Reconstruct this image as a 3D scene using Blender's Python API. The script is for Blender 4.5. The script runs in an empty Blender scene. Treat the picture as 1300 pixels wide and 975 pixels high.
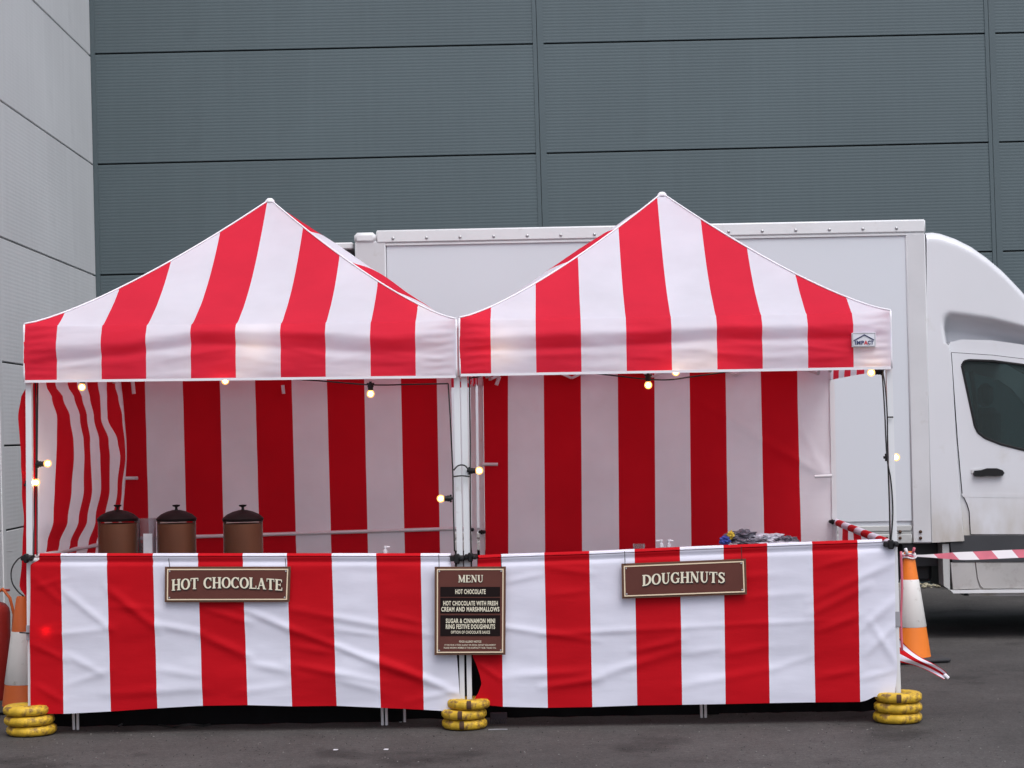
import bpy, math, random
import numpy as np
from mathutils import Vector, Matrix, noise
from mathutils.geometry import tessellate_polygon
random.seed(7)
sc = bpy.context.scene
COL = sc.collection
R = math.radians

# ------------------------------------------------------------------ camera
F = 2490.0            # focal length in pixels of a 1300 px wide picture
CAMH = 1.71
cy = Vector((56, -59.5, -F)).normalized()               # where the depth axis goes, in camera space
cz = Vector((-0.0185, 1, 0)); cz = (cz - cz.dot(cy) * cy).normalized()
cx = cy.cross(cz).normalized()
MROT = Matrix((cx, cy, cz))                              # camera -> world
cam_d = bpy.data.cameras.new('camera'); cam = bpy.data.objects.new('camera', cam_d)
COL.objects.link(cam); sc.camera = cam
cam_d.sensor_width = 36; cam_d.lens = F / 1300 * 36
cam_d.clip_start = 0.1; cam_d.clip_end = 800
cam.matrix_world = Matrix.Translation((0, 0, CAMH)) @ MROT.to_4x4()

# ------------------------------------------------------------------ light
sc.view_settings.view_transform = 'Standard'; sc.view_settings.look = 'None'
sc.view_settings.exposure = 0.42; sc.view_settings.gamma = 1
w = bpy.data.worlds.new("World"); sc.world = w; w.use_nodes = True
nt = w.node_tree; nt.nodes.clear()
wo = nt.nodes.new('ShaderNodeOutputWorld'); bg = nt.nodes.new('ShaderNodeBackground')
sky = nt.nodes.new('ShaderNodeTexSky'); sky.sky_type = 'NISHITA'; sky.sun_disc = False
SUN_EL, SUN_AZ = 60, 155                                 # azimuth clockwise from +Y
sky.sun_elevation = R(SUN_EL); sky.sun_rotation = R(SUN_AZ); sky.dust_density = 3.0; sky.air_density = 1.0
hs = nt.nodes.new('ShaderNodeHueSaturation'); hs.inputs['Saturation'].default_value = 0.42
tint = nt.nodes.new('ShaderNodeMix'); tint.data_type = 'RGBA'; tint.blend_type = 'MULTIPLY'
tint.inputs[0].default_value = 1.0; tint.inputs[7].default_value = (0.985, 0.985, 1.035, 1)
nt.links.new(sky.outputs[0], hs.inputs['Color']); nt.links.new(hs.outputs[0], tint.inputs[6])
nt.links.new(tint.outputs[2], bg.inputs[0]); bg.inputs[1].default_value = 0.15
nt.links.new(bg.outputs[0], wo.inputs[0])
sd = bpy.data.lights.new('sun', 'SUN'); sd.energy = 1.2; sd.angle = R(45); sd.color = (1, 0.975, 0.955)
so = bpy.data.objects.new('sun', sd); COL.objects.link(so)
a, e = R(SUN_AZ), R(SUN_EL)
so.rotation_euler = Vector((math.sin(a) * math.cos(e), math.cos(a) * math.cos(e), math.sin(e))).to_track_quat('Z', 'Y').to_euler()
so.location = (0, 0, 20)

# ------------------------------------------------------------------ helpers
def ray(px, py):
    return MROT @ Vector((px - 650, 487.5 - py, -F))
def P(px, py, Y):
    d = ray(px, py); t = Y / d.y
    return Vector((d.x * t, Y, CAMH + d.z * t))
def PP(px, py, p0, n):
    d = ray(px, py); o = Vector((0, 0, CAMH)); t = (p0 - o).dot(n) / d.dot(n)
    return o + d * t
def ground_at(px, Y):                                    # point on the ground under a picture column
    p = P(px, 800, Y); q = P(px, 500, Y); k = (0 - p.z) / (q.z - p.z)
    return p + (q - p) * k
MINV = MROT.transposed()
def proj(p):
    v = MINV @ (Vector(p) - Vector((0, 0, CAMH)))
    return 650 - F * v.x / v.z, 487.5 + F * v.y / v.z

class MB:
    def __init__(s): s.v = []; s.f = []; s.m = []; s.uv = None
    def add(s, vs, fs, m=0):
        b = len(s.v); s.v += [tuple(p) for p in vs]
        for f in fs: s.f.append(tuple(b + i for i in f)); s.m.append(m)
    def box(s, lo, hi, m=0, bev=0.0):
        x0, y0, z0 = lo; x1, y1, z1 = hi
        if bev <= 0:
            s.add([(x0,y0,z0),(x1,y0,z0),(x1,y1,z0),(x0,y1,z0),(x0,y0,z1),(x1,y0,z1),(x1,y1,z1),(x0,y1,z1)],
                  [(0,3,2,1),(4,5,6,7),(0,1,5,4),(1,2,6,5),(2,3,7,6),(3,0,4,7)], m); return
        b = min(bev, (x1-x0)*.45, (y1-y0)*.45, (z1-z0)*.45)
        X=(x0,x1); Y=(y0,y1); Z=(z0,z1); vs=[]; idx={}
        for i in (0,1):
            for j in (0,1):
                for k in (0,1):
                    sx=1-2*i; sy=1-2*j; sz=1-2*k
                    for ax in range(3):
                        p=[X[i]+sx*b,Y[j]+sy*b,Z[k]+sz*b]; p[ax]=(X,Y,Z)[ax][(i,j,k)[ax]]
                        idx[i,j,k,ax]=len(vs); vs.append(p)
        fs=[]
        fs+= [tuple(idx[0,j,k,0] for j,k in ((0,0),(0,1),(1,1),(1,0))), tuple(idx[1,j,k,0] for j,k in ((0,0),(1,0),(1,1),(0,1)))]
        fs+= [tuple(idx[i,0,k,1] for i,k in ((0,0),(1,0),(1,1),(0,1))), tuple(idx[i,1,k,1] for i,k in ((0,0),(0,1),(1,1),(1,0)))]
        fs+= [tuple(idx[i,j,0,2] for i,j in ((0,0),(0,1),(1,1),(1,0))), tuple(idx[i,j,1,2] for i,j in ((0,0),(1,0),(1,1),(0,1)))]
        for i in (0,1):
            for j in (0,1):
                q=(idx[i,j,0,0],idx[i,j,1,0],idx[i,j,1,1],idx[i,j,0,1]); fs.append(q if i==j else q[::-1])
        for i in (0,1):
            for k in (0,1):
                q=(idx[i,0,k,0],idx[i,0,k,2],idx[i,1,k,2],idx[i,1,k,0]); fs.append(q if i==k else q[::-1])
        for j in (0,1):
            for k in (0,1):
                q=(idx[0,j,k,1],idx[1,j,k,1],idx[1,j,k,2],idx[0,j,k,2]); fs.append(q if j==k else q[::-1])
        for i in (0,1):
            for j in (0,1):
                for k in (0,1):
                    q=(idx[i,j,k,0],idx[i,j,k,1],idx[i,j,k,2]); fs.append(q if (i+j+k)%2==0 else q[::-1])
        s.add(vs, fs, m)
    def tube(s, pts, r, n=8, m=0, cap=True, rot=0.0, r2=None):
        pts=[Vector(p) for p in pts]; L=len(pts)
        rs=[r if r2 is None else r+(r2-r)*i/(L-1) for i in range(L)] if not isinstance(r,(list,tuple)) else r
        vs=[]; up=None
        for i,p in enumerate(pts):
            t=(pts[min(i+1,L-1)]-pts[max(i-1,0)]).normalized()
            if up is None:
                up=Vector((0,1,0)) if abs(t.y)<.9 else Vector((1,0,0))
            up=(up-up.dot(t)*t).normalized(); si=t.cross(up)
            for k in range(n):
                an=rot+2*math.pi*k/n
                vs.append(p+(si*math.cos(an)+up*math.sin(an))*rs[i])
        fs=[]
        for i in range(L-1):
            for k in range(n):
                fs.append((i*n+k,i*n+(k+1)%n,(i+1)*n+(k+1)%n,(i+1)*n+k))
        if cap: fs.append(tuple(range(n))[::-1]); fs.append(tuple((L-1)*n+k for k in range(n)))
        s.add(vs,fs,m)
    def lathe(s, prof, c=(0,0,0), n=24, m=0, axis='z'):
        c=Vector(c); vs=[]; fs=[]; L=len(prof)
        for r,z in prof:
            for k in range(n):
                a=2*math.pi*k/n
                q=(r*math.cos(a),r*math.sin(a),z)
                if axis=='x': q=(z,q[0],q[1])
                if axis=='y': q=(q[0],z,q[1])
                vs.append(c+Vector(q))
        for i in range(L-1):
            for k in range(n):
                fs.append((i*n+k,i*n+(k+1)%n,(i+1)*n+(k+1)%n,(i+1)*n+k))
        if prof[0][0]>1e-6: fs.append(tuple(range(n))[::-1])
        if prof[-1][0]>1e-6: fs.append(tuple((L-1)*n+k for k in range(n)))
        s.add(vs,fs,m)
    def plate(s, outer, holes, fn, thick, m=0):
        """polygon with holes; fn(a,b,t)->3D point, t = 0 front .. thick back"""
        loops=[outer]+holes; flat=[q for l in loops for q in l]
        tris=tessellate_polygon([[Vector((q[0],q[1],0)) for q in l] for l in loops])
        n=len(flat); vs=[fn(q[0],q[1],0) for q in flat]+[fn(q[0],q[1],thick) for q in flat]
        fs=[tuple(t) for t in tris]+[tuple(i+n for i in t)[::-1] for t in tris]
        o=0
        for l in loops:
            k=len(l)
            for i in range(k): fs.append((o+i,o+(i+1)%k,n+o+(i+1)%k,n+o+i))
            o+=k
        s.add(vs,fs,m)
    def grid(s, fn, nu, nv, m=0):
        vs=[fn(i/nu,j/nv) for j in range(nv+1) for i in range(nu+1)]
        fs=[(j*(nu+1)+i,j*(nu+1)+i+1,(j+1)*(nu+1)+i+1,(j+1)*(nu+1)+i) for j in range(nv) for i in range(nu)]
        s.add(vs,fs,m)
    def build(s, name, mats, parent=None, smooth=False, uv=None, **tags):
        org = parent.get('_o') if parent is not None else None
        off = Vector(org) if org is not None else Vector((0,0,0))
        me=bpy.data.meshes.new(name)
        me.from_pydata([tuple(Vector(p)-off) for p in s.v],[],s.f)
        for mm in (mats if isinstance(mats,(list,tuple)) else [mats]): me.materials.append(mm)
        if any(s.m): me.polygons.foreach_set('material_index',s.m)
        if smooth is True: me.polygons.foreach_set('use_smooth',[True]*len(s.f))
        elif smooth:
            me.polygons.foreach_set('use_smooth',[True]*len(s.f)); me.set_sharp_from_angle(angle=R(smooth))
        if uv is not None:
            l=me.uv_layers.new(name='UVMap'); li=np.empty(len(me.loops),int); me.loops.foreach_get('vertex_index',li)
            l.data.foreach_set('uv',np.asarray(uv,float)[li].ravel())
        me.update()
        o=bpy.data.objects.new(name,me); COL.objects.link(o)
        if parent is not None:
            o.parent=parent; o['_o']=tuple(off)
        else: o['_o']=(0,0,0)
        for k,v in tags.items(): o[k]=v
        return o
def thing(name, loc, label, cat, group=None):
    o=bpy.data.objects.new(name,None); COL.objects.link(o); o.location=loc; o['_o']=tuple(loc)
    o['label']=label; o['category']=cat
    if group: o['group']=group
    return o
def copy_tree(o, parent=None):
    c=o.copy(); COL.objects.link(c); c.parent=parent
    for ch in list(o.children): copy_tree(ch,c)
    return c
def interp(tab,x):
    xs=[t[0] for t in tab]; ys=[t[1] for t in tab]
    return float(np.interp(x,xs,ys))
def smooth01(x): x=max(0,min(1,x)); return x*x*(3-2*x)
def fbm(x,y,z=0.0,o=3):
    return sum(noise.noise(Vector((x*2**i,y*2**i,z+i*7.3)))/2**i for i in range(o))

# ------------------------------------------------------------------ materials
def nodes_of(m): m.use_nodes=True; return m.node_tree
def mat(name, col, rough=.5, metal=0, var=.0, scale=3, bump=0, bscale=60, spec=.5, dirt=None, coat=0, low=None):
    m=bpy.data.materials.new(name); t=nodes_of(m); b=t.nodes['Principled BSDF']
    b.inputs['Roughness'].default_value=rough; b.inputs['Metallic'].default_value=metal
    b.inputs['Specular IOR Level'].default_value=spec; b.inputs['Coat Weight'].default_value=coat
    tc=t.nodes.new('ShaderNodeTexCoord'); out=None
    base=t.nodes.new('ShaderNodeRGB'); base.outputs[0].default_value=(*col,1); out=base.outputs[0]
    if var:
        n=t.nodes.new('ShaderNodeTexNoise'); n.inputs['Scale'].default_value=scale; n.inputs['Detail'].default_value=6
        t.links.new(tc.outputs['Object'],n.inputs['Vector'])
        mr=t.nodes.new('ShaderNodeMapRange'); mr.inputs[1].default_value=.3; mr.inputs[2].default_value=.7
        mr.inputs[3].default_value=1-var; mr.inputs[4].default_value=1+var
        t.links.new(n.outputs[0],mr.inputs[0])
        mx=t.nodes.new('ShaderNodeVectorMath'); mx.operation='SCALE'
        t.links.new(out,mx.inputs[0]); t.links.new(mr.outputs[0],mx.inputs['Scale']); out=mx.outputs[0]
    if dirt:                                             # (colour, scale, threshold, amount)
        n=t.nodes.new('ShaderNodeTexNoise'); n.inputs['Scale'].default_value=dirt[1]; n.inputs['Detail'].default_value=8; n.inputs['Roughness'].default_value=.65
        t.links.new(tc.outputs['Object'],n.inputs['Vector'])
        mr=t.nodes.new('ShaderNodeMapRange'); mr.inputs[1].default_value=dirt[2]; mr.inputs[2].default_value=dirt[2]+.12
        mr.inputs[3].default_value=0; mr.inputs[4].default_value=dirt[3]
        t.links.new(n.outputs[0],mr.inputs[0])
        mx=t.nodes.new('ShaderNodeMix'); mx.data_type='RGBA'; mx.inputs[7].default_value=(*dirt[0],1)
        t.links.new(mr.outputs[0],mx.inputs[0]); t.links.new(out,mx.inputs[6]); out=mx.outputs[2]
    if low:                                              # road grime thrown up from below: (colour, height from, height to, amount)
        sp=t.nodes.new('ShaderNodeSeparateXYZ'); t.links.new(tc.outputs['Object'],sp.inputs[0])
        n=t.nodes.new('ShaderNodeTexNoise'); n.inputs['Scale'].default_value=5; n.inputs['Detail'].default_value=7
        mp=t.nodes.new('ShaderNodeMapping'); mp.inputs['Scale'].default_value=(1,1,.45); t.links.new(tc.outputs['Object'],mp.inputs[0]); t.links.new(mp.outputs[0],n.inputs['Vector'])
        mr=t.nodes.new('ShaderNodeMapRange'); mr.inputs[1].default_value=low[2]; mr.inputs[2].default_value=low[1]; mr.inputs[3].default_value=0; mr.inputs[4].default_value=low[3]
        t.links.new(sp.outputs[2],mr.inputs[0])
        m2=t.nodes.new('ShaderNodeMapRange'); m2.inputs[1].default_value=.35; m2.inputs[2].default_value=.65; t.links.new(n.outputs[0],m2.inputs[0])
        mu=t.nodes.new('ShaderNodeMath'); mu.operation='MULTIPLY'; t.links.new(mr.outputs[0],mu.inputs[0]); t.links.new(m2.outputs[0],mu.inputs[1])
        mx=t.nodes.new('ShaderNodeMix'); mx.data_type='RGBA'; mx.inputs[7].default_value=(*low[0],1)
        t.links.new(mu.outputs[0],mx.inputs[0]); t.links.new(out,mx.inputs[6]); out=mx.outputs[2]
    t.links.new(out,b.inputs['Base Color'])
    if bump:
        n=t.nodes.new('ShaderNodeTexNoise'); n.inputs['Scale'].default_value=bscale; n.inputs['Detail'].default_value=4
        t.links.new(tc.outputs['Object'],n.inputs['Vector'])
        bp=t.nodes.new('ShaderNodeBump'); bp.inputs['Strength'].default_value=bump; bp.inputs['Distance'].default_value=.01
        t.links.new(n.outputs[0],bp.inputs['Height']); t.links.new(bp.outputs[0],b.inputs['Normal'])
    return m
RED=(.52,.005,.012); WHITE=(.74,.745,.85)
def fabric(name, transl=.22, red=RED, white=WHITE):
    m=bpy.data.materials.new(name); t=nodes_of(m); t.nodes.clear(); N=t.nodes.new
    out=N('ShaderNodeOutputMaterial'); uv=N('ShaderNodeUVMap'); uv.uv_map='UVMap'
    sx=N('ShaderNodeSeparateXYZ'); t.links.new(uv.outputs[0],sx.inputs[0])
    md=N('ShaderNodeMath'); md.operation='FLOORED_MODULO'; md.inputs[1].default_value=2; t.links.new(sx.outputs[0],md.inputs[0])
    gt=N('ShaderNodeMath'); gt.operation='GREATER_THAN'; gt.inputs[1].default_value=1.0; t.links.new(md.outputs[0],gt.inputs[0])
    mx=N('ShaderNodeMix'); mx.data_type='RGBA'; mx.inputs[6].default_value=(*white,1); mx.inputs[7].default_value=(*red,1)
    t.links.new(gt.outputs[0],mx.inputs[0])
    # faint grubbiness of the cloth
    tc=N('ShaderNodeTexCoord'); n=N('ShaderNodeTexNoise'); n.inputs['Scale'].default_value=2.3; n.inputs['Detail'].default_value=7
    t.links.new(tc.outputs['Object'],n.inputs['Vector'])
    mr=N('ShaderNodeMapRange'); mr.inputs[1].default_value=.3; mr.inputs[2].default_value=.7; mr.inputs[3].default_value=.93; mr.inputs[4].default_value=1.04
    t.links.new(n.outputs[0],mr.inputs[0])
    vm=N('ShaderNodeVectorMath'); vm.operation='SCALE'; t.links.new(mx.outputs[2],vm.inputs[0]); t.links.new(mr.outputs[0],vm.inputs['Scale'])
    n2=N('ShaderNodeTexNoise'); n2.inputs['Scale'].default_value=14; n2.inputs['Detail'].default_value=5
    mp=N('ShaderNodeMapping'); mp.inputs['Scale'].default_value=(.35,1,1.3); t.links.new(tc.outputs['Object'],mp.inputs[0]); t.links.new(mp.outputs[0],n2.inputs['Vector'])
    bp=N('ShaderNodeBump'); bp.inputs['Strength'].default_value=.16; bp.inputs['Distance'].default_value=.012; t.links.new(n2.outputs[0],bp.inputs['Height'])
    pb=N('ShaderNodeBsdfPrincipled'); pb.inputs['Roughness'].default_value=.7; pb.inputs['Specular IOR Level'].default_value=.10
    pass
    t.links.new(vm.outputs[0],pb.inputs['Base Color']); t.links.new(bp.outputs[0],pb.inputs['Normal'])
    tr=N('ShaderNodeBsdfTranslucent'); t.links.new(vm.outputs[0],tr.inputs[0]); t.links.new(bp.outputs[0],tr.inputs['Normal'])
    ms=N('ShaderNodeMixShader'); ms.inputs[0].default_value=transl
    t.links.new(pb.outputs[0],ms.inputs[1]); t.links.new(tr.outputs[0],ms.inputs[2]); t.links.new(ms.outputs[0],out.inputs[0])
    return m
def emis(name,col,st):
    m=bpy.data.materials.new(name); t=nodes_of(m); b=t.nodes['Principled BSDF']
    b.inputs['Base Color'].default_value=(.9,.8,.6,1); b.inputs['Emission Color'].default_value=(*col,1); b.inputs['Emission Strength'].default_value=st
    return m
def glass(name,col,alpha,rough=.03):
    m=bpy.data.materials.new(name); t=nodes_of(m); t.nodes.clear(); N=t.nodes.new
    out=N('ShaderNodeOutputMaterial'); tr=N('ShaderNodeBsdfTransparent'); tr.inputs[0].default_value=(*col,1)
    gl=N('ShaderNodeBsdfPrincipled'); gl.inputs['Base Color'].default_value=(*[c*.6 for c in col],1); gl.inputs['Roughness'].default_value=rough
    ms=N('ShaderNodeMixShader'); fr=N('ShaderNodeFresnel'); fr.inputs[0].default_value=1.5 if name=='cab_glass' else 1.18
    ad=N('ShaderNodeMath'); ad.operation='ADD'; ad.inputs[1].default_value=alpha; t.links.new(fr.outputs[0],ad.inputs[0])
    t.links.new(ad.outputs[0],ms.inputs[0]); t.links.new(tr.outputs[0],ms.inputs[1]); t.links.new(gl.outputs[0],ms.inputs[2]); t.links.new(ms.outputs[0],out.inputs[0])
    return m
def cladding(name,col,pitch,strength,rough=.45):
    m=mat(name,col,rough,var=.05,scale=.7,dirt=(tuple(c*.8 for c in col),1.6,.6,.25)); t=m.node_tree; N=t.nodes.new; b=t.nodes['Principled BSDF']
    # rain streaks and slight panel-to-panel tone shifts
    tc=N('ShaderNodeTexCoord'); mp=N('ShaderNodeMapping'); mp.inputs['Scale'].default_value=(5,5,.22); t.links.new(tc.outputs['Object'],mp.inputs[0])
    ns=N('ShaderNodeTexNoise'); ns.inputs['Scale'].default_value=2; ns.inputs['Detail'].default_value=6; t.links.new(mp.outputs[0],ns.inputs['Vector'])
    oi=N('ShaderNodeObjectInfo'); m1=N('ShaderNodeMapRange'); m1.inputs[1].default_value=.3; m1.inputs[2].default_value=.7; m1.inputs[3].default_value=.97; m1.inputs[4].default_value=1.03; t.links.new(ns.outputs[0],m1.inputs[0])
    m2=N('ShaderNodeMapRange'); m2.inputs[3].default_value=.97; m2.inputs[4].default_value=1.03; t.links.new(oi.outputs['Random'],m2.inputs[0])
    mm=N('ShaderNodeMath'); mm.operation='MULTIPLY'; t.links.new(m1.outputs[0],mm.inputs[0]); t.links.new(m2.outputs[0],mm.inputs[1])
    src=b.inputs['Base Color'].links[0].from_socket; sc_=N('ShaderNodeVectorMath'); sc_.operation='SCALE'; t.links.new(src,sc_.inputs[0]); t.links.new(mm.outputs[0],sc_.inputs['Scale']); t.links.new(sc_.outputs[0],b.inputs['Base Color'])
    uv=N('ShaderNodeTexCoord'); sx=N('ShaderNodeSeparateXYZ'); t.links.new(uv.outputs['Object'],sx.inputs[0])
    mu=N('ShaderNodeMath'); mu.operation='MULTIPLY'; mu.inputs[1].default_value=2*math.pi/pitch; t.links.new(sx.outputs[2],mu.inputs[0])
    si=N('ShaderNodeMath'); si.operation='SINE'; t.links.new(mu.outputs[0],si.inputs[0])
    bp=N('ShaderNodeBump'); bp.inputs['Strength'].default_value=strength; bp.inputs['Distance'].default_value=.004
    t.links.new(si.outputs[0],bp.inputs['Height']); t.links.new(bp.outputs[0],b.inputs['Normal'])
    return m
M={}
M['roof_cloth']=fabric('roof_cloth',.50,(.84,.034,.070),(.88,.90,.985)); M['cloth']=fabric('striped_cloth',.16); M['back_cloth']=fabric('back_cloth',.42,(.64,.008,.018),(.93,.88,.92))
M['trim']=mat('white_trim',(.80,.77,.81),.7)
M['pole']=mat('pole_white',(.66,.67,.69),.35,var=.05,dirt=((.35,.33,.30),9,.62,.4))
M['polegrey']=mat('grey_collar',(.28,.28,.30),.5)
M['black']=mat('black_plastic',(.008,.008,.009),.55,spec=.3)
M['cable']=mat('black_cable',(.010,.010,.011),.55)
M['dark']=mat('dark_void',(.01,.01,.012),.9)
M['wall_dark']=cladding('dark_cladding',(.071,.099,.108),.034,.11)
M['wall_trim']=mat('dark_trim',(.068,.095,.104),.42,var=.04)
M['wall_core']=mat('joint_dark',(.012,.014,.018),.9)
M['wall_light']=cladding('light_cladding',(.71,.72,.72),.034,.05)
M['van']=mat('van_white',(.60,.63,.67),.42,var=.015,scale=1.2,coat=.15)
M['vancab']=mat('cab_white',(.63,.64,.67),.28,var=.02,scale=1.5,coat=.4,dirt=((.42,.39,.33),3.0,.60,.25),low=((.36,.31,.23),.80,1.25,.75))
M['vanpost']=mat('van_post',(.56,.565,.58),.45,var=.05,dirt=((.34,.31,.27),6,.6,.4))
M['vanrail']=mat('van_rail',(.66,.67,.68),.4,var=.04,dirt=((.40,.38,.34),5,.62,.4))
M['alu']=mat('van_alu',(.46,.47,.46),.42,.1,var=.06,dirt=((.30,.28,.24),6,.58,.4))
M['vangrime']=mat('sill_grime',(.40,.39,.38),.5,var=.1,dirt=((.24,.22,.20),5,.5,.6))
M['vanblack']=mat('van_black_trim',(.035,.037,.042),.55,var=.15)
M['tyre']=mat('tyre',(.015,.015,.016),.85)
M['glass']=glass('cab_glass',(.47,.57,.57),.05)
M['clear']=glass('clear_plastic',(.86,.84,.86),.10,.12)
M['tank']=glass('tank_plastic',(.90,.82,.76),.0,.15)
M['choc']=mat('chocolate',(.175,.070,.038),.5,var=.10,scale=8)
M['lid']=mat('lid_black',(.006,.003,.003),.5,spec=.14)
M['yellow']=mat('yellow_paint',(.62,.39,.022),.6,var=.22,scale=14,bump=.7,bscale=34,dirt=((.13,.065,.025),15,.50,.9))
M['rust']=mat('rusty_brown',(.07,.035,.02),.9,var=.3,scale=20)
M['orange']=mat('cone_orange',(.80,.20,.015),.5,var=.08,dirt=((.40,.12,.03),8,.6,.4))
M['oldorange']=mat('cone_old_orange',(.62,.13,.025),.55,var=.12,dirt=((.25,.08,.03),8,.6,.5))
M['collar']=mat('cone_collar',(.70,.69,.66),.4,var=.08,dirt=((.25,.21,.15),11,.62,.8))
M['cbase']=mat('cone_base',(.03,.03,.033),.8)
M['red']=mat('extinguisher_red',(.30,.020,.014),.4,var=.08,coat=.2)
M['signbrown']=mat('sign_brown',(.105,.034,.026),.6,spec=.2,var=.08,scale=7)
M['signedge']=mat('sign_edge',(.12,.058,.038),.6,spec=.2,var=.10,scale=20)
M['cream']=mat('sign_cream',(.74,.60,.42),.5)
M['letter']=mat('sign_letter',(.72,.67,.52),.5)
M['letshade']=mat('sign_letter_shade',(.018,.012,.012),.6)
M['signdark']=mat('sign_dark_box',(.012,.007,.007),.7,spec=.1)
def bulbglass():
    m=bpy.data.materials.new('bulb_glass'); t=nodes_of(m); t.nodes.clear(); N=t.nodes.new
    out=N('ShaderNodeOutputMaterial'); tr=N('ShaderNodeBsdfTransparent'); em=N('ShaderNodeEmission'); em.inputs[0].default_value=(1,.42,.12,1); em.inputs[1].default_value=2.4
    ms=N('ShaderNodeMixShader'); ms.inputs[0].default_value=.55; t.links.new(tr.outputs[0],ms.inputs[1]); t.links.new(em.outputs[0],ms.inputs[2]); t.links.new(ms.outputs[0],out.inputs[0]); return m
M['bulb']=bulbglass()
M['filament']=emis('bulb_core',(1,.66,.32),75.0)
M['table']=mat('table_grey',(.55,.55,.54),.5,var=.05)
M['steel']=mat('steel',(.45,.45,.46),.35,.6,var=.05)
M['paper']=mat('paper_white',(.66,.66,.70),.6,var=.12,scale=12)
M['foil']=mat('grey_wrapper',(.085,.080,.105),.3,.1,var=.6,scale=38)
M['pale']=mat('pale_wrapper',(.42,.41,.47),.4,var=.45,scale=30,dirt=((.05,.05,.07),42,.60,.8))
M['blue']=mat('blue_print',(.03,.05,.28),.5); M['yell']=mat('yellow_print',(.6,.42,.04),.5)
M['navy']=mat('logo_navy',(.025,.035,.12),.5); M['logored']=mat('logo_red',(.55,.02,.03),.5)
M['tapewhite']=mat('tape_white',(.72,.70,.72),.35); M['tapered']=mat('tape_red',(.58,.13,.18),.35,var=.15,scale=9)
M['brownrod']=mat('brown_strap',(.25,.14,.08),.7)
M['plum']=mat('plum_plastic',(.05,.035,.045),.7,var=.15)
M['gravel']=mat('gravel',(.34,.31,.22),.9,var=.35,scale=9)

def asphalt():
    m=bpy.data.materials.new('asphalt'); t=nodes_of(m); b=t.nodes['Principled BSDF']; N=t.nodes.new; L=t.links.new
    tc=N('ShaderNodeTexCoord'); b.inputs['Roughness'].default_value=.82; b.inputs['Specular IOR Level'].default_value=.25
    def nz(s,d,r=.5):
        n=N('ShaderNodeTexNoise'); n.inputs['Scale'].default_value=s; n.inputs['Detail'].default_value=d; n.inputs['Roughness'].default_value=r; L(tc.outputs['Object'],n.inputs['Vector']); return n.outputs[0]
    def mr(x,a,b_,c,d):
        q=N('ShaderNodeMapRange'); [setattr(q.inputs[i+1],'default_value',v) for i,v in enumerate((a,b_,c,d))]; L(x,q.inputs[0]); return q.outputs[0]
    def mul(a,b_):
        q=N('ShaderNodeMath'); q.operation='MULTIPLY'; L(a,q.inputs[0]); L(b_,q.inputs[1]); return q.outputs[0]
    big=mr(nz(.55,5,.6),.3,.7,.78,1.2); mid=mr(nz(3.2,6,.65),.35,.7,.84,1.12); fine=mr(nz(95,4,.85),.32,.68,.50,1.5)
    stain=mr(nz(1.3,5,.6),.56,.66,1.0,.55)
    spots=N('ShaderNodeTexVoronoi'); spots.inputs['Scale'].default_value=9; L(tc.outputs['Object'],spots.inputs['Vector'])
    dots=mr(spots.outputs['Distance'],.035,.06,.0,1)
    coarse=mr(nz(28,5,.8),.35,.65,.72,1.25)
    v=mul(mul(mul(mul(big,mid),fine),stain),coarse)
    c=N('ShaderNodeVectorMath'); c.operation='SCALE'; c.inputs[0].default_value=(.070,.0655,.0635); L(v,c.inputs['Scale'])
    pick=N('ShaderNodeSeparateColor'); L(spots.outputs['Color'],pick.inputs[0]); g=mr(pick.outputs[0],.90,.91,1,0)
    mx2=N('ShaderNodeMath'); mx2.operation='MAXIMUM'; L(dots,mx2.inputs[0]); L(g,mx2.inputs[1])
    mx=N('ShaderNodeMix'); mx.data_type='RGBA'; mx.inputs[6].default_value=(.22,.20,.19,1); L(mx2.outputs[0],mx.inputs[0]); L(c.outputs[0],mx.inputs[7])
    L(mx.outputs[2],b.inputs['Base Color'])
    bp=N('ShaderNodeBump'); bp.inputs['Strength'].default_value=.6; bp.inputs['Distance'].default_value=.004
    L(nz(170,3,.8),bp.inputs['Height']); L(bp.outputs[0],b.inputs['Normal'])
    return m
M['asphalt']=asphalt()

# ------------------------------------------------------------------ ground
g=MB(); g.add([(-150,-150,0),(150,-150,0),(150,150,0),(-150,150,0)],[(0,1,2,3)])
g.build('ground',M['asphalt'],kind='structure')

# ------------------------------------------------------------------ warehouse walls
YC=20.5
A2=P(127,209,YC)                                          # second joint at the corner
nrm=Vector((math.sin(.052),-1,0)).normalized() ; nrm=Vector((.052,-1,0)).normalized()
B2=PP(1269,180.8,A2,nrm); A3=PP(132,349.5,A2,nrm)
ex=(B2-A2).normalized(); ez=(A2-A3); ez=(ez-ez.dot(ex)*ex); PH=ez.length; ez.normalize(); en=ez.cross(ex)   # en points away from camera
EXT=11
def wall_frame(o,x,z,out): return o+ex*x+ez*z-en*out
corner=PP(118,209,A2,nrm)
zbase=-(corner.z)/ez.z-.15                                # local height of the ground (z = 0 at joint 2)
wroot=thing('warehouse',(corner.x,corner.y,0),'large warehouse clad in dark slate grey ribbed panels behind the van','building')
seams=[ (PP(s,y,A2,nrm)-corner).dot(ex) for s,y in ((687,200),(1261,182)) ]
pl=seams[1]-seams[0]
cols=[(.045,seams[0]-.04),(seams[0]+.04,seams[1]-.04),(seams[1]+.04,seams[1]+pl-.04),(seams[1]+pl+.04,seams[1]+2*pl-.04)]
joints=[k*PH for k in range(-12,6)]
joints=[j for j in joints if j>zbase]; joints=[zbase]+joints
meshes={}
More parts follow.
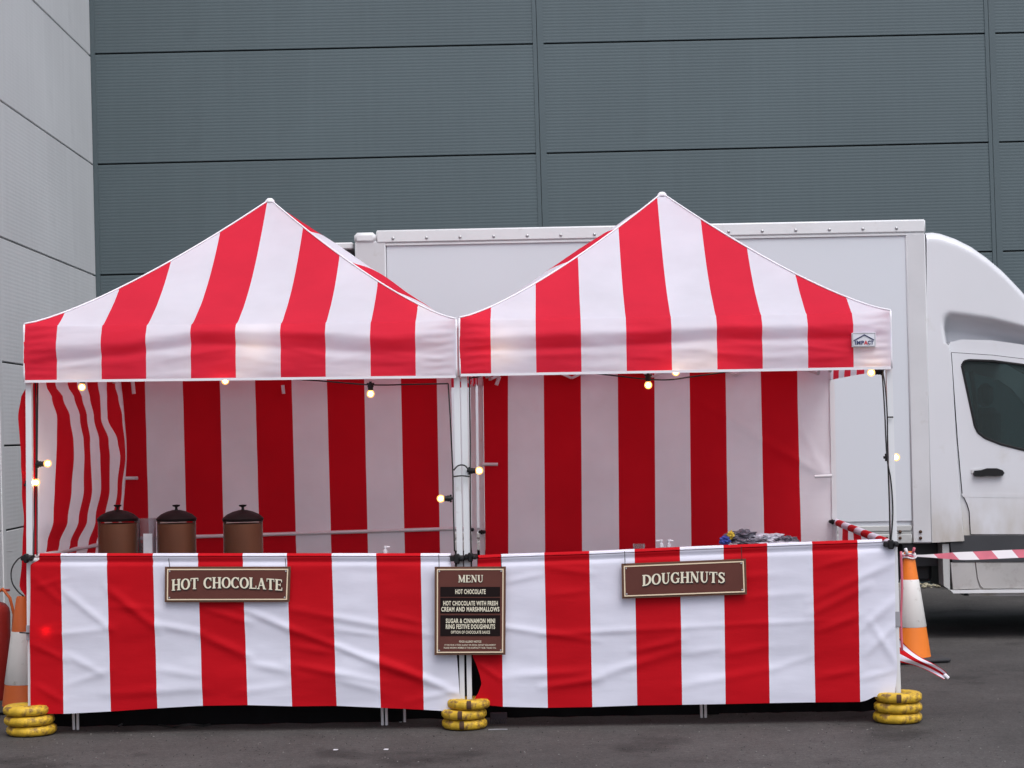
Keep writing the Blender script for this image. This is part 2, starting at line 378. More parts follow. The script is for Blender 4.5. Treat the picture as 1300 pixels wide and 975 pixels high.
def panel(name,width,height,matl,parent,origin,ax,az,an,x,z):
    key=(round(width,3),round(height,3),matl.name)
    if key not in meshes:
        b=MB(); b.box((0,-.004,0),(width,.05,height),0,.004); me=bpy.data.meshes.new(name); me.from_pydata(b.v,[],b.f); me.materials.append(matl); meshes[key]=me
    o=bpy.data.objects.new(name,meshes[key]); COL.objects.link(o); o.parent=parent
    p=origin+ax*x+az*z
    o.matrix_local=Matrix.Translation(p-Vector(parent['_o']))@Matrix((ax,an,az)).transposed().to_4x4()
    return o
for ci,(x0,x1) in enumerate(cols):
    for k in range(len(joints)):
        z0=joints[k]; z1=joints[k+1] if k+1<len(joints) else joints[k]+PH
        panel('cladding_panel',x1-x0,z1-z0-.016,M['wall_dark'],wroot,corner,ex,ez,en,x0,z0+.008)
ztop=joints[-1]+PH; xend=seams[1]+2*pl
def wbox(b,x0,x1,z0,z1,o0,o1):
    vs=[wall_frame(corner,x,z,o) for o in (o0,o1) for x,z in ((x0,z0),(x1,z0),(x1,z1),(x0,z1))]
    b.add(vs,[(0,1,2,3),(7,6,5,4),(0,4,5,1),(1,5,6,2),(2,6,7,3),(3,7,4,0)])
b=MB(); wbox(b,-.3,xend,zbase,ztop,-.30,-.03); b.build('wall_core',M['wall_core'],wroot)
for s in seams+[seams[1]+pl]:
    b=MB(); wbox(b,s-.052,s-.012,zbase,ztop,-.02,.014); b.build('joint_cover',M['wall_trim'],wroot)
    b=MB(); wbox(b,s-.006,s+.060,zbase,ztop,-.02,.010); b.build('joint_cover',M['wall_trim'],wroot)
b=MB(); wbox(b,-.02,.050,zbase,ztop,-.02,.012); b.build('corner_trim',M['wall_trim'],wroot)
b=MB(); wbox(b,-.3,xend,ztop,ztop+.25,-.32,.06); b.build('roof_coping',M['wall_trim'],wroot)
b=MB(); wbox(b,-.3,xend,zbase,ztop-.1,-9,-.31); b.build('building_block',M['wall_trim'],wroot)
# light grey wall coming towards the camera
ldir=-(ray(606,546).normalized()); ldir=(ldir-ldir.dot(ez)*ez).normalized()
ln=ez.cross(ldir).normalized()                            # candidate normal
if ln.x<0: ln=-ln                                         # faces the yard (+X)
lroot=thing('grey_building',(corner.x,corner.y-5,0),'pale grey ribbed metal wall meeting the dark warehouse at the left','building')
def lz(px,py): 
    q=PP(px,py,corner,ln); return (q-corner).dot(ez)
lj=[lz(0,675),lz(0,566),lz(0,459),lz(0,300.6),lz(0,127.5),lz(41,0)]
lj=[zbase,lj[0]-1.15] + lj + [lj[-1]+PH*k for k in range(1,4)]
LL=4.2
for ci in range(3):
    for k in range(len(lj)-1):
        if lj[k+1]-lj[k]<.03: continue
        panel('cladding_panel',LL-.0,lj[k+1]-lj[k]-.016,M['wall_light'],lroot,corner,ldir,ez,-ln,.02+ci*(LL+.08),lj[k]+.008)
b=MB()
def lbox(b,x0,x1,z0,z1,o0,o1):
    vs=[corner+ldir*x+ez*z+ln*o for o in (o0,o1) for x,z in ((x0,z0),(x1,z0),(x1,z1),(x0,z1))]
    b.add(vs,[(0,1,2,3),(7,6,5,4),(0,4,5,1),(1,5,6,2),(2,6,7,3),(3,7,4,0)])
lbox(b,.02,13,zbase,lj[-1],-.3,-.03); b.build('wall_core',M['wall_core'],lroot)
for c in (1,2):
    b=MB(); lbox(b,c*(LL+.08)-.07,c*(LL+.08)+.03,zbase,lj[-1],-.03,.012); b.build('joint_cover',M['wall_light'],lroot)
b=MB(); lbox(b,.0,13,lj[-1],lj[-1]+.25,-.32,.06); b.build('roof_coping',M['wall_light'],lroot)
b=MB(); lbox(b,.0,13,zbase,lj[-1]-.1,-8,-.31); b.build('building_block',M['wall_light'],lroot)
# gravel margin along the foot of the wall
b=MB()
for i in range(2600):
    x=random.uniform(-4.6,9); yb=corner.y+ (x-corner.x)*.052
    y=yb-random.uniform(.08,.45); r=random.uniform(.010,.026)
    c=Vector((x,y,random.uniform(0,.03)+r*.3)); q=[Vector((random.uniform(.7,1.2),0,0)) for _ in range(6)]
    b.add([c+Vector((r*q[0].x,0,0)),c-Vector((r*q[1].x,0,0)),c+Vector((0,r*q[2].x,0)),c-Vector((0,r*q[3].x,0)),c+Vector((0,0,r*.8*q[4].x)),c-Vector((0,0,r*.6))],
          [(0,2,4),(2,1,4),(1,3,4),(3,0,4),(2,0,5),(1,2,5),(3,1,5),(0,3,5)])
b.build('gravel_margin',M['gravel'],kind='stuff',label='pale gravel strip along the foot of the warehouse wall',category='gravel')

# ------------------------------------------------------------------ van
YV=2490/160.; YD=YV+.05; WV=2.12
vx0=P(452,400,YV).x; vx1=P(1177,400,YV).x; vzt=P(1168,278.5,YV).z; vzb=P(1150,690,YV).z
van=thing('box_van',((vx0+vx1)/2,YV+1,0),'white box van parked behind the stalls, cab at the right edge','van')
def V(px,py,d=0):                                        # point on the van's near side (+ depth)
    q=P(px,py,YV); return Vector((q.x,YV+d,q.z))
sx=lambda px,py=450: P(px,py,YV).x
sz=lambda px,py: P(px,py,YV).z
b=MB(); b.box((vx0+.05,YV+.03,vzb+.04),(vx1-.03,YV+WV,vzt-.03),0,.01); b.build('cargo_body',M['van'],van)
b=MB(); b.box((sx(493),YV+.012,sz(800,667)),(sx(1153)+.01,YV+.029,vzt-.10)); b.build('side_panel',M['van'],van)
b=MB(); b.box((sx(480),YV-.012,vzt-.105),(vx1+.002,YV+.06,vzt),0,.012)
b.box((sx(480),YV-.002,vzt-.125),(vx1-.006,YV+.04,vzt-.105),0,.003); rl=b.build('top_rail',M['vanrail'],van,smooth=40)
px=499
while px<1150:
    b=MB(); q=P(px,0,YV); zz=vzt-.068; xx=P(px,296,YV).x
    b.lathe([(.0,-.006),(.009,-.005),(.013,0),(.013,.006)],(xx,YV-.014,zz),10,0,'y'); b.build('rivet',M['steel'],rl,smooth=True); px+=42.6
b=MB(); b.box((vx0,YV-.006,vzb+.0),(sx(492),YV+.05,vzt-.085),0,.01); b.build('rear_post',M['vanpost'],van,smooth=40)
b=MB(); b.box((vx0-.005,YV-.02,vzt-.105),(sx(480)-.002,YV+.3,vzt-.015),0,.025); b.build('corner_cap',M['vanrail'],van,smooth=40)
b=MB(); b.box((sx(1153),YV-.004,vzb+.0),(vx1,YV+.05,vzt-.108),0,.010); b.build('front_post',M['vanpost'],van,smooth=40)
# lower side rails
b=MB(); z1=sz(1120,667.5); z0=vzb
b.box((sx(493),YV-.004,z1-.045),(sx(1153)-.003,YV+.05,z1),0,.006)
b.box((sx(493),YV+.004,z1-.062),(sx(1153)-.003,YV+.05,z1-.047),0,.002)
b.box((sx(493),YV-.010,z0),(sx(1153)-.003,YV+.05,z1-.064),0,.008); rl=b.build('side_rail',M['alu'],van,smooth=40)
for bx,by in ((1137,675),(1137,683),(1163,675),(1163,683),(1120,683)):
    b=MB(); q=P(bx+5.5,by,YV); b.lathe([(.0,-.008),(.010,-.007),(.013,0),(.013,.01)],(q.x,YV-.012,q.z),10,0,'y'); b.build('bolt',M['rust'],rl,smooth=True)
# rear tail lift standing behind the box
b=MB(); b.box((vx0-.20,YV+.10,1.2),(vx0-.10,YV+WV-.1,vzt-.14),0,.008); b.build('tail_lift',M['vanblack'],van)
b=MB(); b.box((vx0-.24,YV+.06,vzt-.14),(vx0-.02,YV+WV-.1,vzt-.085),0,.01); b.build('tail_rail',M['vanrail'],van)
b=MB(); b.box((vx0+.1,YV+.28,vzb-.20),(sx(1560),YV+.40,vzb-.01)); b.box((vx0+.1,YV+1.55,vzb-.20),(sx(1560),YV+1.67,vzb-.01))
for k in range(9): b.box((vx0+.3+k*.5,YV+.05,vzb-.09),(vx0+.38+k*.5,YV+WV-.05,vzb-.004))
b.box((sx(1040),YV+.42,vzb-.34),(sx(1190),YV+1.5,vzb-.03),0,.03)
b.build('chassis',M['vanblack'],van)
# nose fairing as a height field: px grid -> depth inward
top=[(1176.5,294.5),(1186,294),(1196,295.5),(1215,302),(1235,312),(1255,326),(1275,343),(1300,369),(1322,395),(1338,420),(1343,436)]
def nose_top(px): return interp(top,px)
def nose_pt(u,v,far=False):
    px=1176.5+u*(1342-1176.5); yt=nose_top(px); yb=max(436.5,yt+.5); py=yt+(yb-yt)*v
    # rounded upper edge
    s=(py-yt)/160.; r=.075
    d=0
    if s<r: d+= r-math.sqrt(max(0,r*r-(r-s)**2))
    # recess above the cab
    edge=interp([(1176,460),(1190,415),(1196,404),(1206,399),(1225,401),(1260,406),(1300,416),(1345,430)],px)
    k=smooth01((py-edge+4)/26.); side=smooth01((px-1193-(py-395)*.16)/13.)
    d+=.22*k*side
    d+=.05*smooth01((px-1270)/80.)**2*1.5
    q=P(px,py,YV); return Vector((q.x,(YV+WV-.0-d) if far else YV+.006+d,q.z))
b=MB(); NU,NV=70,44
b.grid(lambda u,v:nose_pt(u,v),NU,NV); b.grid(lambda u,v:nose_pt(u,v,True),NU,NV)
b.grid(lambda u,v:nose_pt(u,0).lerp(nose_pt(u,0,True),v),NU,2)
b.grid(lambda u,v:nose_pt(1,v).lerp(nose_pt(1,v,True),u),2,NV)
b.build('nose_fairing',M['vancab'],van,smooth=60)
b=MB()   # pillar panel between box and cab
def vf(off): return lambda a,c,t:(lambda q:Vector((q.x,YV+off+t,q.z)))(P(a,c,YV))
b.plate([(1177.5,436.5),(1202,436.5),(1206,445),(1208,470),(1213,560),(1219,640),(1223.5,687),(1183.5,689)],[],vf(.006),.05)
b.grid(lambda u,v:Vector(((lambda q:q.x)(P(interp([(436.5,1202),(445,1206),(470,1208),(560,1213),(640,1219),(687,1223.5)],436.5+v*250.5)+u*3,436.5+v*250.5,YV)),YV+.006+.05*u*u+.002,P(1210,436.5+v*250.5,YV).z)),4,30)
b.build('side_deflector',M['vancab'],van,smooth=30)
b=MB(); b.plate([(1184,664),(1222,661),(1223.6,687.2),(1184,689.2)],[],vf(.003),.004); 
# cab
cabL=[(1206,452),(1204.5,440),(1208,434),(1222,430.5),(1260,431.5),(1300,437),(1345,447),(1378,466),(1470,575),(1560,604),(1582,650),(1584,756)]
cab_out=cabL+[(1530,758),(1524,733),(1508,710),(1480,698),(1450,698),(1424,710),(1407,733),(1402,757),(1232,757),(1222,640)]
win=[(1222.5,464),(1225.5,458.5),(1232,457),(1262,458),(1300,463),(1342,474),(1360,486),(1432,572),(1428,578),(1330,575),(1302,571.5),(1272,564),(1252,556),(1243,549),(1239,541)]
b=MB(); b.plate(cab_out,[win],vf(.055),.03); b.build('cab_side',M['vancab'],van)
b=MB(); b.plate(cab_out,[win],vf(WV-.09),.03); b.build('cab_side',M['vancab'],van)
b=MB()
def span(pts):
    for (a0,c0),(a1,c1) in zip(pts[:-1],pts[1:]):
        q0=P(a0,c0,YV);q1=P(a1,c1,YV)
        b.add([(q0.x,YV+.057,q0.z),(q1.x,YV+.057,q1.z),(q1.x,YV+WV-.062,q1.z),(q0.x,YV+WV-.062,q0.z)],[(0,1,2,3)])
span(cabL[:7]); b.build('cab_roof',M['vancab'],van)
b=MB(); span(cabL[8:]); b.build('bonnet',M['vancab'],van)
b=MB(); span(cabL[6:9]); b.build('windscreen',M['glass'],van)
b=MB(); span([(1206,600),(1226,757),(1590,757)]); 
b.add([(P(1207,452,YV).x,YV+.09,P(1207,452,YV).z),(P(1207,452,YV).x,YV+WV-.1,P(1207,452,YV).z),(P(1226,757,YV).x,YV+WV-.1,P(1226,757,YV).z),(P(1226,757,YV).x,YV+.09,P(1226,757,YV).z)],[(0,1,2,3)])
b.build('cab_floor',M['vanblack'],van)
# door: skin with a window opening, standing a little proud so the shut line reads
b=MB(); dl=[(1209.5,447.5),(1262,451),(1300,455.5),(1346,466),(1368,482),(1446,580),(1450,610),(1440,640),(1396,690),(1390,678.5),(1234,678.5),(1232.5,650),(1230,641),(1223.5,627),(1221,600),(1217.5,560)]
b.plate(dl,[win],vf(.040),.013); door=b.build('door',M['vancab'],van)
gl=[(a+ (1-2*(i%2))*0,c) for i,(a,c) in enumerate(win)]
b=MB()
for i in range(len(dl)):
    q0=Vector(P(*dl[i],YV));q1=Vector(P(*dl[(i+1)%len(dl)],YV)); q0.y=q1.y=YV+.052; b.tube([q0,q1],.005,5)
b.build('door_seal',M['black'],door)
b=MB()
for i in range(len(win)):
    q0=Vector(P(*win[i],YV));q1=Vector(P(*win[(i+1)%len(win)],YV)); q0.y=q1.y=YV+.042; b.tube([q0,q1],.011,6)
b.build('window_seal',M['black'],door)
b=MB(); b.plate(win,[],vf(.048),.004); b.build('window_glass',M['glass'],door)
b=MB(); b.plate(win,[],vf(WV-.08),.004); b.build('far_window_glass',M['glass'],van)
# door handle
b=MB(); hy=600
hp=[(1236.5,601),(1238,597.5),(1246,597),(1254,594.5),(1266,594.5),(1273,597),(1275.5,600.5),(1273,604),(1264,604.5),(1254,604),(1245,605),(1238,604.5)]
b.plate(hp,[],vf(.002),.04); h=b.build('door_handle',M['black'],door)
b=MB(); b.plate([(1234,596.5),(1249,594),(1249,597.3),(1238.5,598),(1236,601.5),(1234.5,601)],[],vf(.034),.01); b.build('handle_recess',M['vanpost'],door)
# swage line on door, sill trim and lower skirt
b=MB(); b.plate([(1222,627),(1228,626),(1446,630),(1446,634),(1229,631.5),(1224,631)],[],vf(.0385),.01); 
b.build('door_crease',M['vancab'],door)
b=MB(); b.plate([(1206,680),(1410,680),(1404,713.5),(1210,713.5)],[],vf(.025),.06); b.build('sill_trim',M['vanblack'],van)
b=MB(); b.plate([(1208,714.5),(1238.5,714.5),(1241,735),(1245,747.5),(1211,749)],[],vf(.030),.06)
b.plate([(1240,714.5),(1398,714.5),(1396,747),(1250,747.5),(1246,744),(1242.5,735)],[],vf(.030),.06)
b.build('sill_panel',M['vangrime'],van)
b=MB(); b.plate([(1207,749.6),(1396,747.8),(1396,751.8),(1211,753.5)],[],vf(.012),.08); b.build('sill_step',M['vanrail'],van)
b=MB(); b.plate([(1197.5,691),(1206,691),(1207,714),(1207.5,750),(1199.5,744)],[],vf(.04),.2); b.build('mudflap_bracket',M['alu'],van)
# things seen through the glass: seat, far pillar
b=MB(); q=P(1262,520,YV)
b.box((q.x,YV+.35,1.0),(q.x+.14,YV+.85,q.z+.02),0,.05); b.box((q.x+.02,YV+.47,q.z+.03),(q.x+.11,YV+.73,q.z+.22),0,.04)
b.box((q.x,YV+.3,.9),(q.x+.5,YV+.9,1.05),0,.05); b.box((q.x,YV+1.25,1.0),(q.x+.14,YV+1.8,q.z+.02),0,.05); b.build('seat',M['vanblack'],van)
b=MB(); b.tube([P(1243,470,YV)+Vector((0,.3,0)),P(1256,560,YV)+Vector((0,.33,0))],.02,6); b.build('seat_belt',M['black'],van)
def wheel(px,nm='wheel'):
    g0=ground_at(px,YV+.12)
    for yy in (YV+.10,YV+WV-.34):
        b=MB(); b.lathe([(.20,0),(.31,.0),(.335,.03),(.335,.19),(.31,.22),(.20,.22)],(g0.x,yy,.335),32,0,'y'); wh=b.build(nm,M['tyre'],van,smooth=40)
        b=MB(); b.lathe([(.0,.05),(.07,.03),(.10,.06),(.17,.04),(.205,.01),(.205,.2),(.0,.2)],(g0.x,yy,.335),24,0,'y'); b.build('rim',M['steel'],wh,smooth=40)
wheel(690); wheel(1465)
b=MB(); q=P(1560,640,YV); b.box((q.x-.05,YV+.10,q.z-.1),(q.x+.09,YV+.35,q.z+.1),0,.03); b.build('headlight',M['clear'],van)
b=MB(); q=P(1420,545,YV); b.box((q.x,YV-.28,q.z-.2),(q.x+.09,YV-.06,q.z+.18),0,.04); b.tube([q+Vector((.05,-.1,-.1)),q+Vector((.05,.06,-.15))],.025,6); b.build('door_mirror',M['vanblack'],van,smooth=40)

# ------------------------------------------------------------------ stalls
YF=2490/219.; DEP=2.5; YB=YF+DEP; ST=.261
SA=thing('market_stall',ground_at(310,YF+1.25),'red and white striped gazebo stall with the hot chocolate sign','market stall','striped gazebo stalls')
SB=thing('market_stall',ground_at(860,YF+1.25),'red and white striped gazebo stall with the doughnuts sign and roof badge','market stall','striped gazebo stalls')

def creases_fn(cr):
    arr=[(Vector((a,b_)),Vector((c,d)),w_,dep) for a,b_,c,d,w_,dep in cr]
    def fn(x,y):
        t=0.0
        for p,q,w_,dep in arr:
            dx,dy=q.x-p.x,q.y-p.y; L2=dx*dx+dy*dy; L=math.sqrt(L2)
            s=((x-p.x)*dx+(y-p.y)*dy)/L2
            if s<-.15 or s>1.15: continue
            d=((x-p.x)*dy-(y-p.y)*dx)/L               # + is above/right of the line
            if abs(d)>3*w_: continue
            s=min(1,max(0,(s+.15)/1.3)); t+=.50*dep*math.exp(-(d/(w_*.80))**2)*math.sin(math.pi*s)**.7
        return t
    return fn
def cloth(name,parent,matl,left,right,topl,bot,Y,bt,bb,par0,cr,nx=200,nz=80,roll=True,amp=.006,seed=0,yfun=None,ny=None):
    """sheet spanned between four picture-space borders at depth Y; bt/bb stripe borders at top and bottom."""
    cf=creases_fn(cr); vs=[];uv=[]
    bt=list(bt); bb=list(bb)
    bt=[bt[0]-57]+bt+[bt[-1]+57,bt[-1]+114]; bb=[bb[0]-57]+bb+[bb[-1]+57,bb[-1]+114]
    idx=[par0-1+i for i in range(len(bt))]
    y0=(topl[0][1]+topl[-1][1])/2; y1=(bot[0][1]+bot[-1][1])/2
    nroll=6 if roll else 0
    for j in range(-nroll,nz+1):
        v=max(j,0)/nz
        for i in range(nx+1):
            u=i/nx
            yy=None
            xt=topl[0][0]+(topl[-1][0]-topl[0][0])*u; xb=bot[0][0]+(bot[-1][0]-bot[0][0])*u
            ty=interp(topl,xt); by=interp(bot,xb); py=ty+(by-ty)*v
            xl=interp([(q[1],q[0]) for q in left],py); xr=interp([(q[1],q[0]) for q in right],py)
            px=xl+(xr-xl)*u
            bx=[bt[k]+(bb[k]-bt[k])*v for k in range(len(bt))]
            uu=float(np.interp(px,bx,idx))
            uv.append((uu,v))
            d=cf(px,py)+amp*fbm(px*.007+seed,py*.022,seed,2)+amp*.12*noise.noise(Vector((px*.04+seed,py*.08,3)))
            if j<0:
                an=math.pi*(-j)/nroll; q=P(px,py,Y); rr=.020
                vs.append((q.x,Y-.004+rr*(1-math.cos(an)),q.z-0.02+rr*math.sin(an)))
            else:
                if roll:
                    tt=v*(by-ty)/219.                     # metres below the bar
                    e=min(1,max(0,(tt-.045)/.06)); d*=e
                    d+= -.012*math.exp(-((tt-.048)/.012)**2)
                q=P(px,py,Y); yo=yfun(u,v) if yfun else 0
                vs.append((q.x,Y-d+yo-.004,q.z-(0.02 if (roll and j==0) else 0)))
    m=MB(); m.v=vs; NX=nx+1; rows=nz+1+nroll
    if nroll:                                             # roll rows were made first, from j=-6..-1; order top: back -> front
        pass
    m.f=[(j*NX+i,(j+1)*NX+i,(j+1)*NX+i+1,j*NX+i+1) for j in range(rows-1) for i in range(nx)]; m.m=[0]*len(m.f)
    return m.build(name,matl,parent,smooth=True,uv=uv)

# ---- counter cloths
crA=[(369,798,581,880,6,.026),(300,768,372,800,6,.018),(369,843,478,864,6,.020),(480,836,560,868,5,.020),(372,774,549,806,6,.016),
     (138,748,200,798,7,.022),(79,749,140,798,6,.016),(66,806,140,798,5,.010),(42,818,84,838,5,.015),(197,792,254,803,6,.018),(256,806,316,833,7,.022),
     (255,770,318,790,6,.016),(82,830,130,855,6,.013),(140,880,254,874,8,.015),(316,842,372,852,7,.016),(428,862,482,876,7,.016),(45,735,78,765,6,.012),
     (300,880,372,868,7,.010),(140,770,196,772,5,.010),(84,870,140,850,6,.010),(200,850,256,858,6,.010),(430,800,480,806,5,.012),(372,820,430,830,6,.014),
     (46,745,80,735,4,.010),(490,780,534,790,5,.012),(520,890,584,876,5,.010),(46,870,80,890,5,.012)]
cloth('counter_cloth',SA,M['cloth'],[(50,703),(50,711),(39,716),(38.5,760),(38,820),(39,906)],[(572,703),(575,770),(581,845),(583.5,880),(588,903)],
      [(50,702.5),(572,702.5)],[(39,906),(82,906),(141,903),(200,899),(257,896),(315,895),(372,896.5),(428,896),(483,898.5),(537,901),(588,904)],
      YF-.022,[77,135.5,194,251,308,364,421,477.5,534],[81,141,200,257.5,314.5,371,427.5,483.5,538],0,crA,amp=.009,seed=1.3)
crB=[(601,790,748,812,5,.016),(690,806,866,796,5,.014),(860,812,866,796,4,.01),(650,858,752,852,7,.016),(690,872,760,862,6,.022),(752,860,862,826,7,.018),
     (806,826,866,812,6,.018),(866,796,1035,788,4,.010),(1031,778,1100,744,7,.020),(1040,800,1092,780,6,.016),(1035,760,1137,712,7,.018),(1092,800,1137,760,7,.018),
     (1100,830,1137,792,6,.014),(1105,790,1140,845,6,.014),(640,740,691,728,5,.010),(695,755,748,750,5,.010),(868,830,921,822,6,.010),(866,870,977,850,7,.012),
     (921,830,977,820,6,.010),(977,850,1035,832,6,.010),(1040,860,1090,850,6,.012),(1092,862,1137,850,6,.012),(696,720,750,728,5,.010),(866,740,977,730,6,.009),
     (606,840,636,862,5,.018),(603,800,636,796,5,.012),(1036,720,1090,706,5,.012),(922,760,1030,752,6,.008)]
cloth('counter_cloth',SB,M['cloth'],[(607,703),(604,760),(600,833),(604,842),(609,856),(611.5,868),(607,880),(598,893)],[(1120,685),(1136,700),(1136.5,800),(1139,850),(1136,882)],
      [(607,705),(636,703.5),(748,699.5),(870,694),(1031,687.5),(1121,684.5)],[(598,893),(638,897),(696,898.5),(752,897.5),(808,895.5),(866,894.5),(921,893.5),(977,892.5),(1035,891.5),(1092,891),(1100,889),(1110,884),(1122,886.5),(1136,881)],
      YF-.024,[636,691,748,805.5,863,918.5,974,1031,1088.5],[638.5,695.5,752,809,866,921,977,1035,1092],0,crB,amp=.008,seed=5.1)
# ---- back cloths (hang to the ground)
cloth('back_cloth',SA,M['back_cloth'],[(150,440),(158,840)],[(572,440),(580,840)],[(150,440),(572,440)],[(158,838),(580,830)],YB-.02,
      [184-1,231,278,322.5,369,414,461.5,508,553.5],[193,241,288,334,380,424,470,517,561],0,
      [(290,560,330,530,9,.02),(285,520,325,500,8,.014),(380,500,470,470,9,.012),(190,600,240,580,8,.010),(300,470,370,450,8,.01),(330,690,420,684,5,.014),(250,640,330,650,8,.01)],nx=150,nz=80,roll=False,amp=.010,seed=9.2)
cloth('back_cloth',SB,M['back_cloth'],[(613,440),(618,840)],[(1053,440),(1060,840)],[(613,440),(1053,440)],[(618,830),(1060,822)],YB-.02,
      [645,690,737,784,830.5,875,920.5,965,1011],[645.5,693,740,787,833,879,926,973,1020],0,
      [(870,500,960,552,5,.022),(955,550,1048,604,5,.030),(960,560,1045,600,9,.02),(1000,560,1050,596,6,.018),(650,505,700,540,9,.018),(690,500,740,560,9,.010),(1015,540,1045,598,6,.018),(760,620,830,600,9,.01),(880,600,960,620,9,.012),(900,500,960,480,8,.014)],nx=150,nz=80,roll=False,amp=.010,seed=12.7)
# ---- left side curtain of the left stall, wavy stripes
rows=[(470,[36,47,58,71,86,98,110,124,134,145,152]),(490,[33,47,59,71,87,98.5,111,125,135,146.5,153]),(505,[27,47,66,80,94,104,114,127,136,150,155]),(530,[24.5,47,73,89,101,109.6,119,128,137,155,157]),
      (560,[24.5,47,72,93,106,115,126,138,149,158,159.5]),(580,[25.5,47,71.4,93,107,116,128,140,152,158.5,160]),(620,[29,47,69.5,91.6,106,116,127.6,138.4,149,155.7,157.5]),
      (660,[30,47,67.7,86,100,111,121,133,143.5,151,154]),(690,[29,47,60,75,88.7,98.5,112,122,134,144,150]),(715,[27,46,56,70,83,95,108,120,131,143,151]),(745,[25,44,58,72,84,96,108,120,131,143,152]),(760,[33,46,58,72,84,96,108,120,131,143,152]),(895,[38,48,60,74,86,98,110,122,133,145,155])]
Ys=[YF+.05,YF+.09]+[YF+.09+.247*k for k in range(1,9)]+[YB-.06]
vs=[];uv=[];NR=90; NSUB=6
for j in range(NR+1):
    py=470+(895-470)*j/NR
    k=max(i for i in range(len(rows)) if rows[i][0]<=py) if py>rows[0][0] else 0
    k=min(k,len(rows)-2); t=(py-rows[k][0])/(rows[k+1][0]-rows[k][0]); t=smooth01(t)
    r=[a+(c-a)*t for a,c in zip(rows[k][1],rows[k+1][1])]
    for i in range(len(r)-1):
        for s in range(NSUB):
            f=s/NSUB; pxx=r[i]+(r[i+1]-r[i])*f; Y=Ys[i]+(Ys[i+1]-Ys[i])*f
            vs.append(P(pxx,min(py,interp([(25,905),(160,850)],pxx)),Y)+Vector((.012*noise.noise(Vector((i+f,py*.02,2))),0,0))); uv.append((i+f-1,j/NR))
    vs.append(P(r[-1],py,Ys[-1])); uv.append((len(r)-2,j/NR))
n=len(vs)//(NR+1); m=MB(); m.v=[tuple(v) for v in vs]; m.f=[(j*n+i,j*n+i+1,(j+1)*n+i+1,(j+1)*n+i) for j in range(NR) for i in range(n-1)]; m.m=[0]*len(m.f)
m.build('side_curtain',M['back_cloth'],SA,smooth=True,uv=uv)
b=MB(); b.tube([P(interp([(q[0],q[1][-1]) for q in rows],y),y,YB-.062) for y in range(475,690,12)],.006,5); b.build('curtain_hem',M['trim'],SA,smooth=True)

